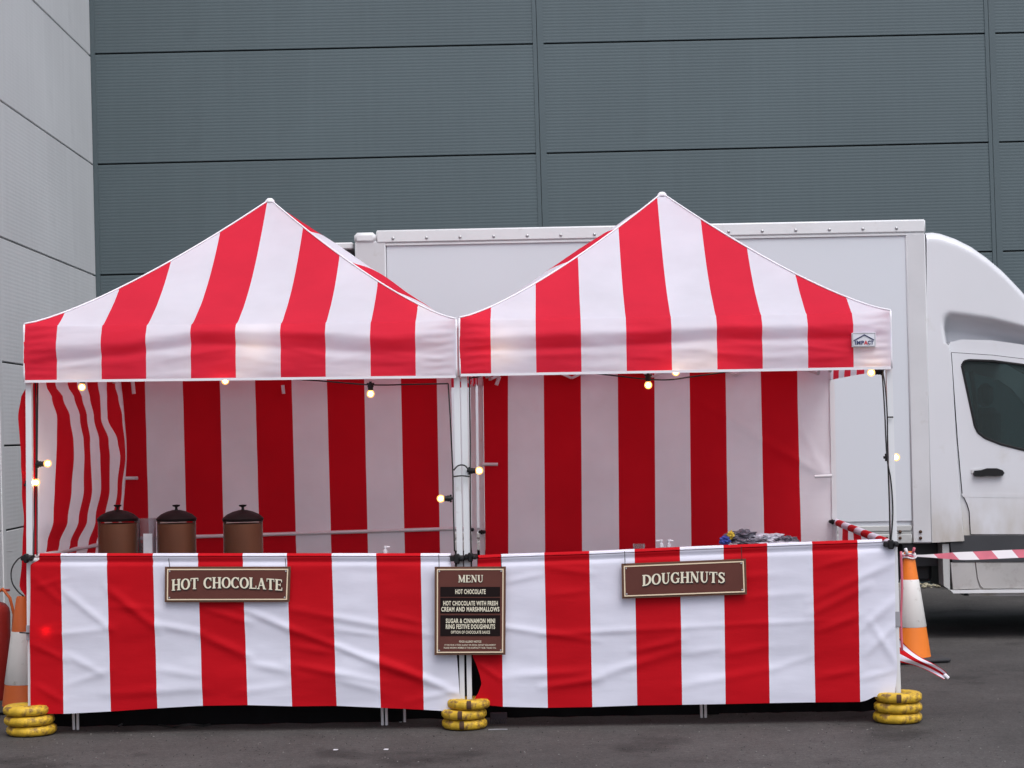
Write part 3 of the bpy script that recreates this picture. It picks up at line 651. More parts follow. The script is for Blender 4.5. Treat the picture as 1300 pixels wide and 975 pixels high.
# ---- canopies
def canopy(parent,pxL,pxR,pyL,pyR,apex,vdrop,seed,gap,cr,bandf,bpx,bulge):
    """pxL/pyL .. front eave corners; built as a full four-sided canopy"""
    YQ=YF-.040; A=P(pxL,pyL,YQ); B=P(pxR,pyR,YQ); h=(B-A).length/2; ax=(B-A).normalized(); az=Vector((-ax.z,0,ax.x)); ay=Vector((0,1,0))
    C=(A+B)/2+ay*h
    ap=P(apex[0],apex[1],C.y); rise=(ap-C).dot(az); sh=(ap-C).dot(ax)
    bx0=P(bpx,480,YB).x; cf=creases_fn(cr); na=150; ntt=60; nv=34
    vs=[];uv=[];fs=[]
    def world(l): return C+ax*l[0]+ay*(-h+(l[1]+h)*1.045)+az*l[2]
    for side in range(4):
        base=len(vs)
        for j in range(ntt+nv+1):
            for i in range(na+1):
                aa=-1+2*i/na
                if j<=ntt:
                    t=1-j/ntt
                    hw=h*(1-t); along=aa*hw; out=hw; z=rise*t**1.27
                    z-=.035*math.sin(math.pi*min(1,t*1.05))*(1-aa*aa)*(1 if t<.95 else 0)
                    vv=0
                else:
                    vv=(j-ntt)/nv; t=0; along=aa*h; out=h; z=-vdrop*vv
                    out+=.006*math.sin(vv*3.1)
                # the eave itself is rounded over
                zz=abs(z) if z<0 else z
                if zz<.09: rd=(1-zz/.09)**2*(1-abs(aa)**8); out-=.026*rd; z-=.010*rd
                along_s=along+sh*(t)
                if side in (1,3): z+=bulge[side]*math.sin(math.pi*min(1,t*1.05))*(1-aa*aa)*(.3+1.8*math.exp(-((aa+(.72 if side==1 else -.72))/.22)**2))*(1 if t<.95 else 0)
                if side==0: l=[along+sh*t,-out,z]
                elif side==1: l=[out+sh*t,along,z]
                elif side==2: l=[-along+sh*t,out,z]
                else: l=[-out+sh*t,-along,z]
                p=world(l)
                edge=max(0,1-abs(aa)**8) if True else 1
                if side==0:
                    qx,qy=proj(p)
                    low=smooth01((z-(-vdrop))/.06) if z<0 else 1
                    d=cf(qx,qy)*edge+bandf(qx,qy)*edge+.007*fbm(qx*.012+seed,qy*.05,seed)*edge
                    # puckers near the corners
                    ew=smooth01((abs(aa)-.80)/.2); 
                    d+=.008*ew*(1-smooth01(z/.08))*math.sin(qy*.62+qx*.05+2*noise.noise(Vector((qx*.05,qy*.05,seed))))*edge
                    fade=smooth01((.45-t)/.45)*.9+.1 if z>=0 else 1
                    p=p+Vector((0,-d*fade,d*.45*fade*smooth01(z/.12)))
                    wob=.006*noise.noise(Vector((qy*.09,seed,4)))*(1 if abs(aa)>.97 else 0); p.x+=wob
                else:
                    d=.010*fbm(l[0]*2.1+seed,l[1]*2.1+l[2]*5,seed)*edge
                    n_=ax*(1 if side==1 else -1 if side==3 else 0)+ay*(1 if side==2 else 0); p=p+n_*d
                vs.append(p); off=gap/ST if side==0 else 0
                uv.append((along_s/ST-off if side==0 else (p.x-bx0)/ST if side==2 else along/ST-.02,0))
        for j in range(ntt+nv):
            for i in range(na):
                k=base+j*(na+1)+i; fs.append((k,k+1+na,k+2+na,k+1) if False else (k,k+na+1,k+na+2,k+1))
    m=MB(); m.v=[tuple(v) for v in vs]; m.f=fs; m.m=[0]*len(fs)
    roof=m.build('canopy',M['roof_cloth'],parent,smooth=True,uv=uv)
    # white piping on the hips, the corners and the hem
    b=MB()
    for sx_,sy_ in ((-1,-1),(1,-1),(1,1),(-1,1)):
        pts=[world([sx_*h*(1-t)+sh*t,sy_*h*(1-t),rise*t**1.27+.004]) for t in [k/24 for k in range(25)]]
        b.tube(pts,.0052,6)
        b.tube([world([sx_*h,sy_*h,-vdrop*k/6]) for k in range(7)],.006,6)
    b.build('piping',M['trim'],roof,smooth=True)
    b=MB()
    n0=(ntt+nv)*(na+1); hem=[Vector(vs[n0+i]) for i in range(na+1)]
    lo=[p+az*(-.004)+Vector((0,-.003,0)) for p in hem]; up=[p+az*.011+Vector((0,-.004,0)) for p in hem]
    b.v=[tuple(p) for p in lo+up]; k=len(lo); b.f=[(i,i+1,k+i+1,k+i) for i in range(k-1)]; b.m=[0]*len(b.f)
    for sy_ in ((1,1),(-1,1)): pass
    b.build('hem',M['trim'],roof,smooth=True)
    b=MB(); b.lathe([(.0,.012),(.015,.010),(.028,-.002),(.034,-.02)],world([sh,0,rise]),14); b.build('peak_cap',M['trim'],roof,smooth=True)
    return C,h,ax,az,rise,sh,world
bandA=lambda x,y: .020*math.exp(-((y-interp([(30,446),(75,440),(160,434),(250,419),(330,420),(420,424),(500,430),(578,424)],x))/9)**2)-.014*math.exp(-((y-interp([(30,470),(75,458),(160,450),(250,436),(330,440),(420,444),(500,448),(578,444)],x))/6)**2)
bandB=lambda x,y: .018*math.exp(-((y-interp([(583,430),(700,424),(800,422),(900,416),(1000,414),(1131,412)],x))/8)**2)-.014*math.exp(-((y-interp([(583,446),(700,442),(800,438),(900,432),(1000,430),(1131,428)],x))/5)**2)
crVA=[(72,468,135,456,4,.010),(130,425,190,415,6,.010),(245,450,300,440,5,.012),(300,452,360,462,5,.008),(360,440,412,452,5,.014),(470,446,526,452,4,.012),(470,462,526,458,4,.008),(190,462,243,450,5,.008),(420,460,470,448,5,.008),(35,440,70,436,3,.008),(35,458,70,462,3,.008),(530,436,576,430,3,.008),(530,452,576,458,3,.008),(100,400,190,380,9,.008),(360,410,470,400,10,.008)]
crVB=[(590,452,640,448,4,.010),(680,452,740,448,5,.012),(740,436,800,440,5,.010),(796,452,853,456,5,.012),(853,440,907,444,5,.010),(907,430,963,438,4,.012),(907,448,963,452,5,.012),(963,455,1022,450,5,.010),(1022,440,1078,446,4,.014),(1022,456,1078,452,4,.010),(1080,412,1128,418,3,.010),(1080,446,1128,440,3,.010),(1080,458,1128,462,3,.008),(690,395,760,385,8,.006)]
CA=canopy(SA,30.5,579,412,405.5,(341,252.5),.335,2.2,-.023+0,crVA,bandA,231,{1:.078,3:.020})
CB=canopy(SB,583,1130.5,404,394.5,(841,244.5),.333,7.7,-.019,crVB,bandB,737,{1:.052,3:.070})

# ---- frames
def sq(b,p,q,w_=.019,m=0): b.tube([p,q],w_*1.414,4,m,True,math.pi/4)
def ext(p,q,z):                                          # point on line pq at height z
    k=(z-p.z)/(q.z-p.z); return p+(q-p)*k
legs={'A':[((37,480),(39.5,905),YF+.012),((580,480),(587.3,900),YF+.012),((152,480),(156,700),YB+.01),((600.5,480),(602.5,690),YB+.01)],
      'B':[((589.3,478),(596.5,900),YF+.012),((1128.5,472),(1140.5,890),YF+.012),((609.8,480),(612.5,700),YB+.01),((1055.5,470),(1059.5,680),YB-.02)]}
for key,S,CC in (('A',SA,CA),('B',SB,CB)):
    for (p0,p1,Y) in legs[key]:
        p=P(*p0,Y); q=P(*p1,Y); z0=.03; zt=2.33
        b=MB(); sq(b,ext(p,q,.60),ext(p,q,zt),.0172); sq(b,ext(p,q,z0),ext(p,q,.62),.0140); lg=b.build('leg',M['pole'],S)
        b=MB(); g0=ext(p,q,0.); b.box((g0.x-.045,g0.y-.045,0.002),(g0.x+.045,g0.y+.045,.012),0,.003); b.build('foot_plate',M['steel'],lg)
        b=MB(); g1=ext(p,q,.60); sq(b,g1-Vector((0,0,.05)),g1+Vector((0,0,.035)),.0205); b.build('height_collar',M['polegrey'],lg)
        b=MB(); g1=ext(p,q,2.0); b.box((g1.x-.021,g1.y-.021,g1.z+.035),(g1.x+.021,g1.y+.021,g1.z+.09),0,.006); b.build('leg_joint',M['trim'],lg)
    C,h,ax,az,rise,sh,world=CC
    # scissor truss round the eaves and up to the mast
    b=MB()
    for s0,s1 in (((-1,-1),(1,-1)),((1,-1),(1,1)),((1,1),(-1,1)),((-1,1),(-1,-1))):
        hh=h-.09
        p=Vector((s0[0]*hh,s0[1]*hh)); q=Vector((s1[0]*hh,s1[1]*hh)); nseg=4
        for k in range(nseg):
            a_=p.lerp(q,k/nseg); c_=p.lerp(q,(k+1)/nseg); zl,zh=(-.29,-.03)
            sq(b,world([a_.x,a_.y,zl]),world([c_.x,c_.y,zh]),.009); sq(b,world([a_.x,a_.y,zh]),world([c_.x,c_.y,zl]),.009)
    for sx_,sy_ in ((0,-1),(1,0),(0,1),(-1,0)):
        sq(b,world([sx_*(h-.05),sy_*(h-.05),-.05]),world([sh*.5,0,rise*.55]),.010)
    sq(b,world([sh,0,rise*.45]),world([sh,0,rise-.02]),.016)
    b.build('scissor_truss',M['pole'],S)
# half-height rails
def rail(S,p,q,name='rail',r=.014,m='pole'):
    b=MB(); b.tube([p,q],r,10); return b.build(name,M[m],S,smooth=40)
rail(SA,P(42,711,YF),P(572,711,YF)); rail(SA,P(160,684,YB-.05),P(600,670.5,YB-.05),r=.013)
rail(SA,P(42,707,YF+.05),P(160,685,YB-.05),r=.014)
rail(SB,P(607,712,YF),P(1126,693,YF)); rail(SB,P(1062,664,YB-.05),P(1134,693,YF+.05))
rail(SA,P(157,607,YB-.06),P(175,607,YB-.06),r=.012); rail(SB,P(612,589.5,YB-.06),P(632,589.5,YB-.06),r=.012); rail(SB,P(1034,605,YB-.08),P(1056,604,YB-.08),r=.012)
rail(SA,P(359,489,YB-.06),P(360,500,YB-.06),r=.012); rail(SA,P(168,480,YB-.3),P(170,500,YB-.3),r=.013); rail(SB,P(634,478,YB-.3),P(630,489,YB-.3),r=.013)
# clamps
def clamp(S,px,py,Y,w_,h_):
    q=P(px,py,Y); b=MB(); b.box((q.x-w_/2,Y-.045,q.z-h_*.3),(q.x+w_/2,Y+.02,q.z+h_*.3),0,.006)
    b.box((q.x-w_*.22,Y-.055,q.z-h_*.55),(q.x+w_*.16,Y-.02,q.z+h_*.5),0,.006); b.lathe([(0,-.075),(.012,-.072),(.014,-.04)],(q.x+w_*.3,Y,q.z),10,0,'y'); b.build('clamp',M['black'],S,smooth=40)
clamp(SA,36,708,YF-.0,.07,.05); clamp(SA,581,708.5,YF-.0,.085,.055); clamp(SB,598,706.5,YF-.0,.075,.05); clamp(SB,1130,690.5,YF-.01,.085,.05)
clamp(SA,598,672,YB-.02,.035,.03); clamp(SB,612,675,YB-.02,.05,.03); clamp(SB,1056,662,YB-.03,.045,.035)
# side skirt of the right stall, rolled over its rail, with a loose corner
b=MB(); N=60; vs=[];uv=[]
e0=P(1062,663,YB-.05); e1=P(1135,692,YF+.06)
m=MB()
for i in range(N+1):
    c=e0.lerp(e1,i/N)
    for k in range(13):
        a_=2*math.pi*k/12; vs.append(c+Vector((math.cos(a_)*.024,0,math.sin(a_)*.024))); uv.append(((e0-c).length/.29+.35+k*.05,0))
m.v=[tuple(v) for v in vs]; m.f=[(i*13+k,i*13+k+1,(i+1)*13+k+1,(i+1)*13+k) for i in range(N) for k in range(12)]; m.m=[0]*len(m.f)
m.build('rolled_side_cloth',M['cloth'],SB,smooth=True,uv=uv)
vs=[];uv=[];m=MB(); NZ=30
for i in range(N+1):
    c=e0.lerp(e1,i/N)
    for j in range(NZ+1):
        z=c.z*(1-j/NZ*.9); vs.append((c.x+.01+.02*noise.noise(Vector((i*.12,j*.1,5))),c.y,z)); uv.append(((e0-c).length/.29+.35,0))
m.v=vs; m.f=[(i*(NZ+1)+j,i*(NZ+1)+j+1,(i+1)*(NZ+1)+j+1,(i+1)*(NZ+1)+j) for i in range(N) for j in range(NZ)]; m.m=[0]*len(m.f)
m.build('side_cloth',M['back_cloth'],SB,smooth=True,uv=uv)
vs=[];uv=[];m=MB(); NA,NB=30,16
for i in range(NA+1):
    t=i/NA; pt=(1140+t*62,808+t*50+4*math.sin(t*5)); pb=(1140+t*58,840+t*22-3*math.sin(t*math.pi))
    for j in range(NB+1):
        s=j/NB; px=pt[0]+(pb[0]-pt[0])*s; py=pt[1]+(pb[1]-pt[1])*s
        q=P(px,py,YF+.18); q.y+=.02*math.sin(t*6+s*5); vs.append(tuple(q)); uv.append((1.75+s*3.5,0))
m.v=vs; m.f=[(i*(NB+1)+j,i*(NB+1)+j+1,(i+1)*(NB+1)+j+1,(i+1)*(NB+1)+j) for i in range(NA) for j in range(NB)]; m.m=[0]*len(m.f)
m.build('loose_cloth_corner',M['cloth'],SB,smooth=True,uv=uv)
b=MB(); b.tube([P(1199,856,YF+.17),P(1204,861,YF+.17)],.010,6); b.build('tape_end',M['trim'],SB)
b=MB(); b.tube([P(1144.5,y,YF+.10)+Vector((.003*math.sin(y*.07),0,0)) for y in range(700,830,6)],.007,6); b.build('side_cloth_edge',M['tapered'],SB,smooth=True)
# maker badge on the right valance
def flat(pts,Y,m_,name,parent,th=.002):
    b=MB(); b.plate(pts,[],lambda a,c,t:(lambda q:Vector((q.x,Y+t,q.z)))(P(a,c,Y)),th); return b.build(name,m_,parent)
YP=YF-.075
bd=flat([(1081.5,422.5),(1111.5,422),(1112,440),(1082,440.6)],YP,M['paper'],'badge',SB,.05)
b=MB()
bp=[(1082.6,423.4),(1110.7,423),(1111,439.1),(1083,439.6),(1082.6,423.4)]
for a_,c_ in zip(bp[:-1],bp[1:]): b.tube([P(*a_,YP-.001),P(*c_,YP-.001)],.0013,4)
b.build('badge_border',M['polegrey'],bd)
b=MB(); b.tube([P(1084,432.5,YP-.002),P(1097.5,425,YP-.002),P(1109.5,431.5,YP-.002)],.0032,5); b.build('badge_roof_mark',M['navy'],bd)

# ---- text helpers
def text_mesh(txt,bold=.0):
    cu=bpy.data.curves.new('t','FONT'); cu.body=txt; cu.offset=bold; cu.resolution_u=3; cu.space_character=1.10
    o=bpy.data.objects.new('t',cu); COL.objects.link(o); bpy.context.view_layer.update()
    me=bpy.data.meshes.new_from_object(o); bpy.data.objects.remove(o); 
    v=np.array([q.co[:2] for q in me.vertices]); f=[tuple(p.vertices) for p in me.polygons]; bpy.data.meshes.remove(me); return v,f
def put_text(txt,x0,x1,y0,y1,Y,m_,parent,bold=.02,slope=0,name='lettering'):
    v,f=text_mesh(txt,bold); mn=v.min(0); mx=v.max(0); k=(v-mn)/(mx-mn); b=MB()
    pts=[P(x0+(x1-x0)*a_,y1-(y1-y0)*c_-slope*(x1-x0)*a_,Y) for a_,c_ in k]; b.add(pts,f); return b.build(name,m_,parent)
put_text('IMP',1085.5,1097,432.5,437.6,YP-.003,M['navy'],bd,.04); put_text('A',1096.8,1101.8,432.4,437.5,YP-.003,M['logored'],bd,.04); put_text('CT',1101.6,1109,432.3,437.4,YP-.003,M['navy'],bd,.04)
# serif capitals: strokes as polylines with widths, unit height
def arc(cx_,cy_,rx,ry,a0,a1,n,wf):
    return [((cx_+rx*math.cos(R(a0+(a1-a0)*i/n)),cy_+ry*math.sin(R(a0+(a1-a0)*i/n))),wf(R(a0+(a1-a0)*i/n))) for i in range(n+1)]
TK,TN=.21,.085
wv=lambda a_: TN+(TK-TN)*abs(math.cos(a_))**1.2
def bar(x0,y0,x1,y1,w_): return [((x0,y0),w_),((x1,y1),w_)]
def serif(x,y,hw=.17): return bar(x-hw,y,x+hw,y,.075)
def stem(x,w_=TK): return [bar(x,.03,x,.97,w_),serif(x,.035),serif(x,.965)]
LET={
'H':(.92,stem(.2)+stem(.72)+[bar(.2,.5,.72,.5,.09)]),
'O':(.90,[arc(.45,.5,.34,.45,0,360,28,wv)]),
'T':(.82,[bar(.41,.03,.41,.96,TK),serif(.41,.035),bar(.05,.95,.77,.95,.09),bar(.07,.72,.07,.97,.07),bar(.75,.72,.75,.97,.07)]),
'C':(.84,[arc(.46,.5,.34,.45,45,318,22,wv),bar(.74,.66,.74,.98,.07)]),
'L':(.76,stem(.2)+[bar(.2,.05,.68,.05,.09),bar(.69,.02,.69,.30,.07)]),
'A':(.92,[bar(.16,.03,.45,.98,.09),bar(.44,.98,.74,.03,.20),bar(.27,.34,.62,.34,.08),serif(.14,.035,.13),serif(.76,.035,.15)]),
'E':(.78,stem(.2)+[bar(.2,.05,.68,.05,.09),bar(.2,.95,.66,.95,.09),bar(.2,.51,.54,.51,.085),bar(.69,.02,.69,.27,.07),bar(.66,.74,.66,.98,.07),bar(.54,.38,.54,.64,.06)]),
'D':(.90,stem(.2)+[arc(.3,.5,.47,.45,-90,90,16,wv),bar(.2,.05,.32,.05,.085),bar(.2,.95,.32,.95,.085)]),
'U':(.90,[bar(.22,.35,.22,.97,TK),bar(.70,.35,.70,.97,.09),serif(.22,.965),serif(.70,.965,.14),arc(.46,.36,.24,.32,180,360,14,lambda a_:.10+.08*max(0,-math.cos(a_)))]),
'G':(.90,[arc(.46,.5,.34,.45,45,325,22,wv),bar(.74,.66,.74,.98,.07),bar(.72,.06,.72,.42,.17),serif(.70,.42,.16)]),
'N':(.92,[bar(.18,.03,.18,.97,.09),bar(.74,.03,.74,.97,.09),bar(.2,.94,.72,.06,.20),serif(.16,.035,.14),serif(.14,.965,.13),serif(.74,.965,.14)]),
'S':(.70,[[((.60,.76),.08),((.52,.90),.10),((.35,.95),.11),((.19,.87),.16),((.15,.73),.19),((.24,.60),.20),((.42,.49),.21),((.56,.37),.20),((.58,.22),.18),((.48,.09),.13),((.32,.05),.10),((.17,.11),.10),((.11,.25),.08)],bar(.61,.68,.61,.97,.06),bar(.10,.03,.10,.32,.06)]),
'M':(1.08,[bar(.17,.03,.17,.97,.09),bar(.20,.95,.53,.06,.17),bar(.53,.06,.86,.95,.09),bar(.88,.03,.88,.97,TK),serif(.15,.035,.13),serif(.88,.035,.16),serif(.15,.965,.12),serif(.9,.965,.13)]),
' ':(.45,[])}
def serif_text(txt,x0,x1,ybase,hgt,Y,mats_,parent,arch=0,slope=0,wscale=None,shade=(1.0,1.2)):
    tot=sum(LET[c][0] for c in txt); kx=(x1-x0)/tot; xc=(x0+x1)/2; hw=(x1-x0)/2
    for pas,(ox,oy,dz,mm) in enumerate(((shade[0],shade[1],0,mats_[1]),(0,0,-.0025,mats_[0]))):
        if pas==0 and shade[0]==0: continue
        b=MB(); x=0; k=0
        for c in txt:
            wd,st=LET[c]
            for s_ in st:
                n=len(s_); L=[];Rr=[]
                for i,((qx,qy),w_) in enumerate(s_):
                    a0=s_[max(0,i-1)][0]; a1=s_[min(n-1,i+1)][0]; tx,ty=a1[0]-a0[0],a1[1]-a0[1]
                    if abs(s_[0][0][0]-s_[-1][0][0])<1e-6 and abs(s_[0][0][1]-s_[-1][0][1])<1e-6 and i in(0,n-1): tx,ty=(0,1)
                    l=math.hypot(tx,ty); nx_,ny_=-ty/l,tx/l
                    L.append((qx+nx_*w_/2,qy+ny_*w_/2)); Rr.append((qx-nx_*w_/2,qy-ny_*w_/2))
                def T(q):
                    X=x0+(x+q[0])*kx; e=(X-xc)/hw; yb=ybase-arch*(1-e*e)-slope*(X-x0)
                    return P(X+ox,yb-q[1]*hgt+oy,Y+dz-k*.00006)
                vs=[T(q) for q in L]+[T(q) for q in Rr]
                b.add(vs,[(i,i+1,n+i+1,n+i) for i in range(n-1)]); k+=1
            x+=wd
        b.build('lettering' if pas else 'lettering_shadow',mm,parent)
def border(parent,pts,Y,w_=1.6,inset=0):
    (a_,c_,d_,e_)=[Vector(p) for p in pts]; cen=(a_+c_+d_+e_)/4
    def ins(k):
        r=[]
        for p in (a_,c_,d_,e_): r.append((p.x+(k if p.x<cen.x else -k),p.y+(k if p.y<cen.y else -k)))
        return r
    o=ins(inset); i_=ins(inset+w_); b=MB()
    for k in range(4):
        k2=(k+1)%4; b.add([P(*o[k],Y),P(*o[k2],Y),P(*i_[k2],Y),P(*i_[k],Y)],[(0,1,2,3)])
    b.build('cream_border',M['cream'],parent)
    for k in range(4):
        q=P(*ins(inset+w_+1.6)[k],Y-.001); b=MB(); b.lathe([(0,-.002),(.0045,-.001),(.005,.002)],q,8,0,'y'); b.build('screw',M['steel'],parent)
def sign(name,pts,label,Y,strings):
    cen=sum((P(*p,Y) for p in pts),Vector())/4
    s=thing(name,cen,label,'sign')
    f=lambda yy:(lambda a_,c_,t:(lambda q:Vector((q.x,yy+t,q.z)))(P(a_,c_,yy)))
    b=MB(); b.plate(pts,[],f(Y),.016); b.build('board',M['signedge'],s)
    cx_=sum(p[0] for p in pts)/4; cy_=sum(p[1] for p in pts)/4
    ins=[(p[0]+(2.6 if p[0]<cx_ else -2.6),p[1]+(2.4 if p[1]<cy_ else -2.4)) for p in pts]
    b=MB(); b.plate(ins,[],f(Y-.004),.004); b.build('face',M['signbrown'],s)
    border(s,ins,Y-.0055,1.5,.2)
    for (a0,a1) in strings: 
        b=MB(); b.tube([P(*a0,YF-.055),P(*a1,Y-.003)],.0022,5); b.build('hanging_wire',M['cable'],s)
    return s
YS=YF-.062
s1=sign('hanging_sign',[(209.3,719.6),(368.8,719.5),(367.2,764.2),(209,764.6)],'brown wooden sign reading HOT CHOCOLATE in cream letters',YS,[((214,709),(216,724)),((362,709),(363.5,724))])
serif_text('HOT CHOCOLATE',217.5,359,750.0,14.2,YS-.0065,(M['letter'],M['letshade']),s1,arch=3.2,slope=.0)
s2=sign('hanging_sign',[(789,715.8),(947,709.5),(948.3,754.5),(789.8,760.0)],'tilted brown wooden sign reading DOUGHNUTS in cream letters',YS,[((793,700),(793.5,718)),((941,694),(942,712))])
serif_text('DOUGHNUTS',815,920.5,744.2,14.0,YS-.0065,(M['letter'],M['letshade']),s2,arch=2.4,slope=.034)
s3=sign('menu_board',[(551.8,719.7),(642.2,719.4),(641.6,831.2),(551.6,831.6)],'tall brown menu board hanging between the two stalls',YS-.012,[((557,704),(557.5,721)),((636,704),(636.5,721))])
YM=YS-.012-.0062
serif_text('MENU',581.5,613.8,739.3,9.3,YM,(M['letter'],M['letshade']),s3,shade=(.4,.5))
for (x0,x1,y0,y1) in ((559,635,745,757.6),(559,635,759,778.7),(559,635,781,807.4)):
    b=MB(); b.add([P(x0,y0,YM),P(x1,y0,YM),P(x1,y1,YM),P(x0,y1,YM)],[(0,1,2,3)]); b.build('dark_band',M['signdark'],s3)
YT=YM-.002
for txt,x0,x1,y0,y1,bo in (('HOT CHOCOLATE',578,616.5,748,754.2,.03),('HOT CHOCOLATE WITH FRESH',562.7,632,762.9,768.8,.03),('CREAM AND MARSHMALLOWS',560.2,634,770.4,776.4,.03),
    ('SUGAR & CINNAMON MINI',566,628.5,785.2,791.2,.03),('RING FESTIVE DOUGHNUTS',566,628.5,792.5,798.5,.03),('OPTION OF CHOCOLATE SAUCE',572.5,622,800.7,804.5,.02),
    ('FOOD ALLERGY NOTICE',583,611,813.2,815.9,.02),('IF YOU HAVE A FOOD ALLERGY OR SPECIAL DIETARY REQUIREMENT',564.5,629.5,817.8,820.2,.01),('PLEASE INFORM A MEMBER OF THE HOSPITALITY TEAM. THANK YOU.',563.5,630,821.3,823.6,.01)):
    put_text(txt,x0,x1,y0,y1,YT,M['letter'],s3,bo)

# ------------------------------------------------------------------ festoon lights
def festoon(loc,label,cables,bulbs):
    s=thing('string_lights',loc,label,'string lights')
    b=MB()
    for pts in cables:
        pts=[P(*p) for p in pts]
        # smooth by Catmull-Rom
        o=[]
        for i in range(len(pts)-1):
            p0=pts[max(0,i-1)];p1=pts[i];p2=pts[i+1];p3=pts[min(len(pts)-1,i+2)]
            for k in range(5):
                t=k/5; o.append(.5*((2*p1)+(p2-p0)*t+(2*p0-5*p1+4*p2-p3)*t*t+(3*p1-p0-3*p2+p3)*t**3))
        o.append(pts[-1]); b.tube(o,.0042,6)
    b.build('cable',M['cable'],s,smooth=True)
    for (px,py,Y,dx,dy) in bulbs:                         # bulb centre and direction towards its holder
        c=P(px,py,Y); d=Vector((dx,0,-dy)).normalized() if True else None
        # cable-side direction given in picture axes (dy down)
        q=d
        h0=c+q*.020; h1=c+q*.062
        b=MB(); b.tube([h0,h0+q*.018,h0+q*.02,h1],[.0155,.0155,.0185,.0150],12); b.tube([h1,h1+q*.01],.008,8)
        b.tube([h1-q*.004+Vector((-q.z,0,q.x))*.022,h1-q*.004-Vector((-q.z,0,q.x))*.022],.006,6)
        hd=b.build('lamp_holder',M['black'],s,smooth=40)
        b=MB(); r=.0225; n=8; prof=[]
        for i in range(n+1):
            a_=math.pi*i/n; prof.append((max(1e-5,r*math.sin(a_)),r*math.cos(a_)))
        b.lathe(prof,(0,0,0),14); rot=Vector((0,0,1)).rotation_difference(q).to_matrix()
        b.v=[tuple(c+rot@Vector(v)) for v in b.v]; b.tube([c+q*.012,c+q*.03],.014,10,0,False)
        bu=b.build('bulb',M['bulb'],s,smooth=True)
        b=MB(); b.lathe([(max(1e-5,.0125*math.sin(math.pi*i/6)),.0125*math.cos(math.pi*i/6)) for i in range(7)],c,10); b.build('glowing_core',M['filament'],bu,smooth=True)
    return s
festoon(P(300,480,YF),'festoon bulbs on black cable around the hot chocolate stall',
 [[(48,484,YF+.1),(160,480,YF+.06),(290,478,YF+.06),(345,480,YF+.06),(400,483,YF+.06),(470,488.5,YF+.06),(520,488,YF+.05),(569,487,YF+.03)],
  [(569,487,YF+.03),(571,520,YF-.01),(573.5,570,YF-.01),(575,604,YF-.02),(575.5,640,YF-.01),(577,700,YF-.02)],
  [(45,484,YF+.08),(46,540,YF+.05),(45.5,600,YF+.05),(43.5,650,YF+.05),(43,705,YF-.02)],[(48,486,YF+.08),(47,600,YF+.05),(47,650,YF+.05),(47,705,YF-.02)],
  [(35,706,YF-.03),(24,709,YF-.03),(15,722,YF-.03),(15,738,YF-.03),(22,750,YF-.02),(30,757,YF+.0)],
  [(25,803,YF+.02),(37,804,YF-.02)]],
 [(104,491.5,YF+.06,.1,-1),(286,483.5,YF+.06,0,-1),(470.5,500,YF+.06,0,-1),(60.5,588.5,YF+.04,-1,.05),(46,612.5,YF+.05,-1,.2),(559.5,633,YF-.01,1,0),(59.5,800,YF+.001,-.2,-1),(325,442,YF+.07,0,-1),(548,410,YF+.30,-1,.3)])
festoon(P(850,475,YF),'festoon bulbs on black cable around the doughnuts stall',
 [[(618,472,YF+.02),(608,478,YF-.0),(598,480,YF-.0),(596,486,YF-.01),(597,560,YF-.01),(597,597,YF-.015),(597,640,YF-.01),(598,700,YF-.01)],
  [(618,472,YF+.03),(640,466,YF+.05),(700,468,YF+.06),(755,474,YF+.06),(790,478,YF+.06),(822,481.5,YF+.06),(850,482,YF+.06),(880,478,YF+.06),(910,474,YF+.06),(1000,462,YF+.06),(1112,468,YF+.06),(1121,474,YF-.0),(1126,520,YF-.01),(1127,580,YF-.01),(1129,640,YF-.01),(1130,688,YF-.02)],
  [(1120,474,YF+.02),(1123,520,YF-.015),(1126,580,YF-.02),(1131,610,YF-.02),(1133.5,650,YF-.02),(1131,688,YF-.02)],
  [(1126,529.5,YF-.02),(1134,529.5,YF-.02)],
  [(576,597,YF-.03),(582,591,YF-.03),(590,591,YF-.03),(595,597,YF-.03)],[(576,605,YF-.03),(586,604,YF-.03),(596,605,YF-.03)]],
 [(608.5,597.5,YF-.01,-1,0),(823,489,YF+.06,0,-1),(858,472.5,YF+.06,0,-1),(1106,473,YF+.04,1,-.1),(1137.5,580.5,YF+.02,-1,0),(636.5,443.5,YF+.07,0,-1),(905,462,YF+.10,0,-1)])

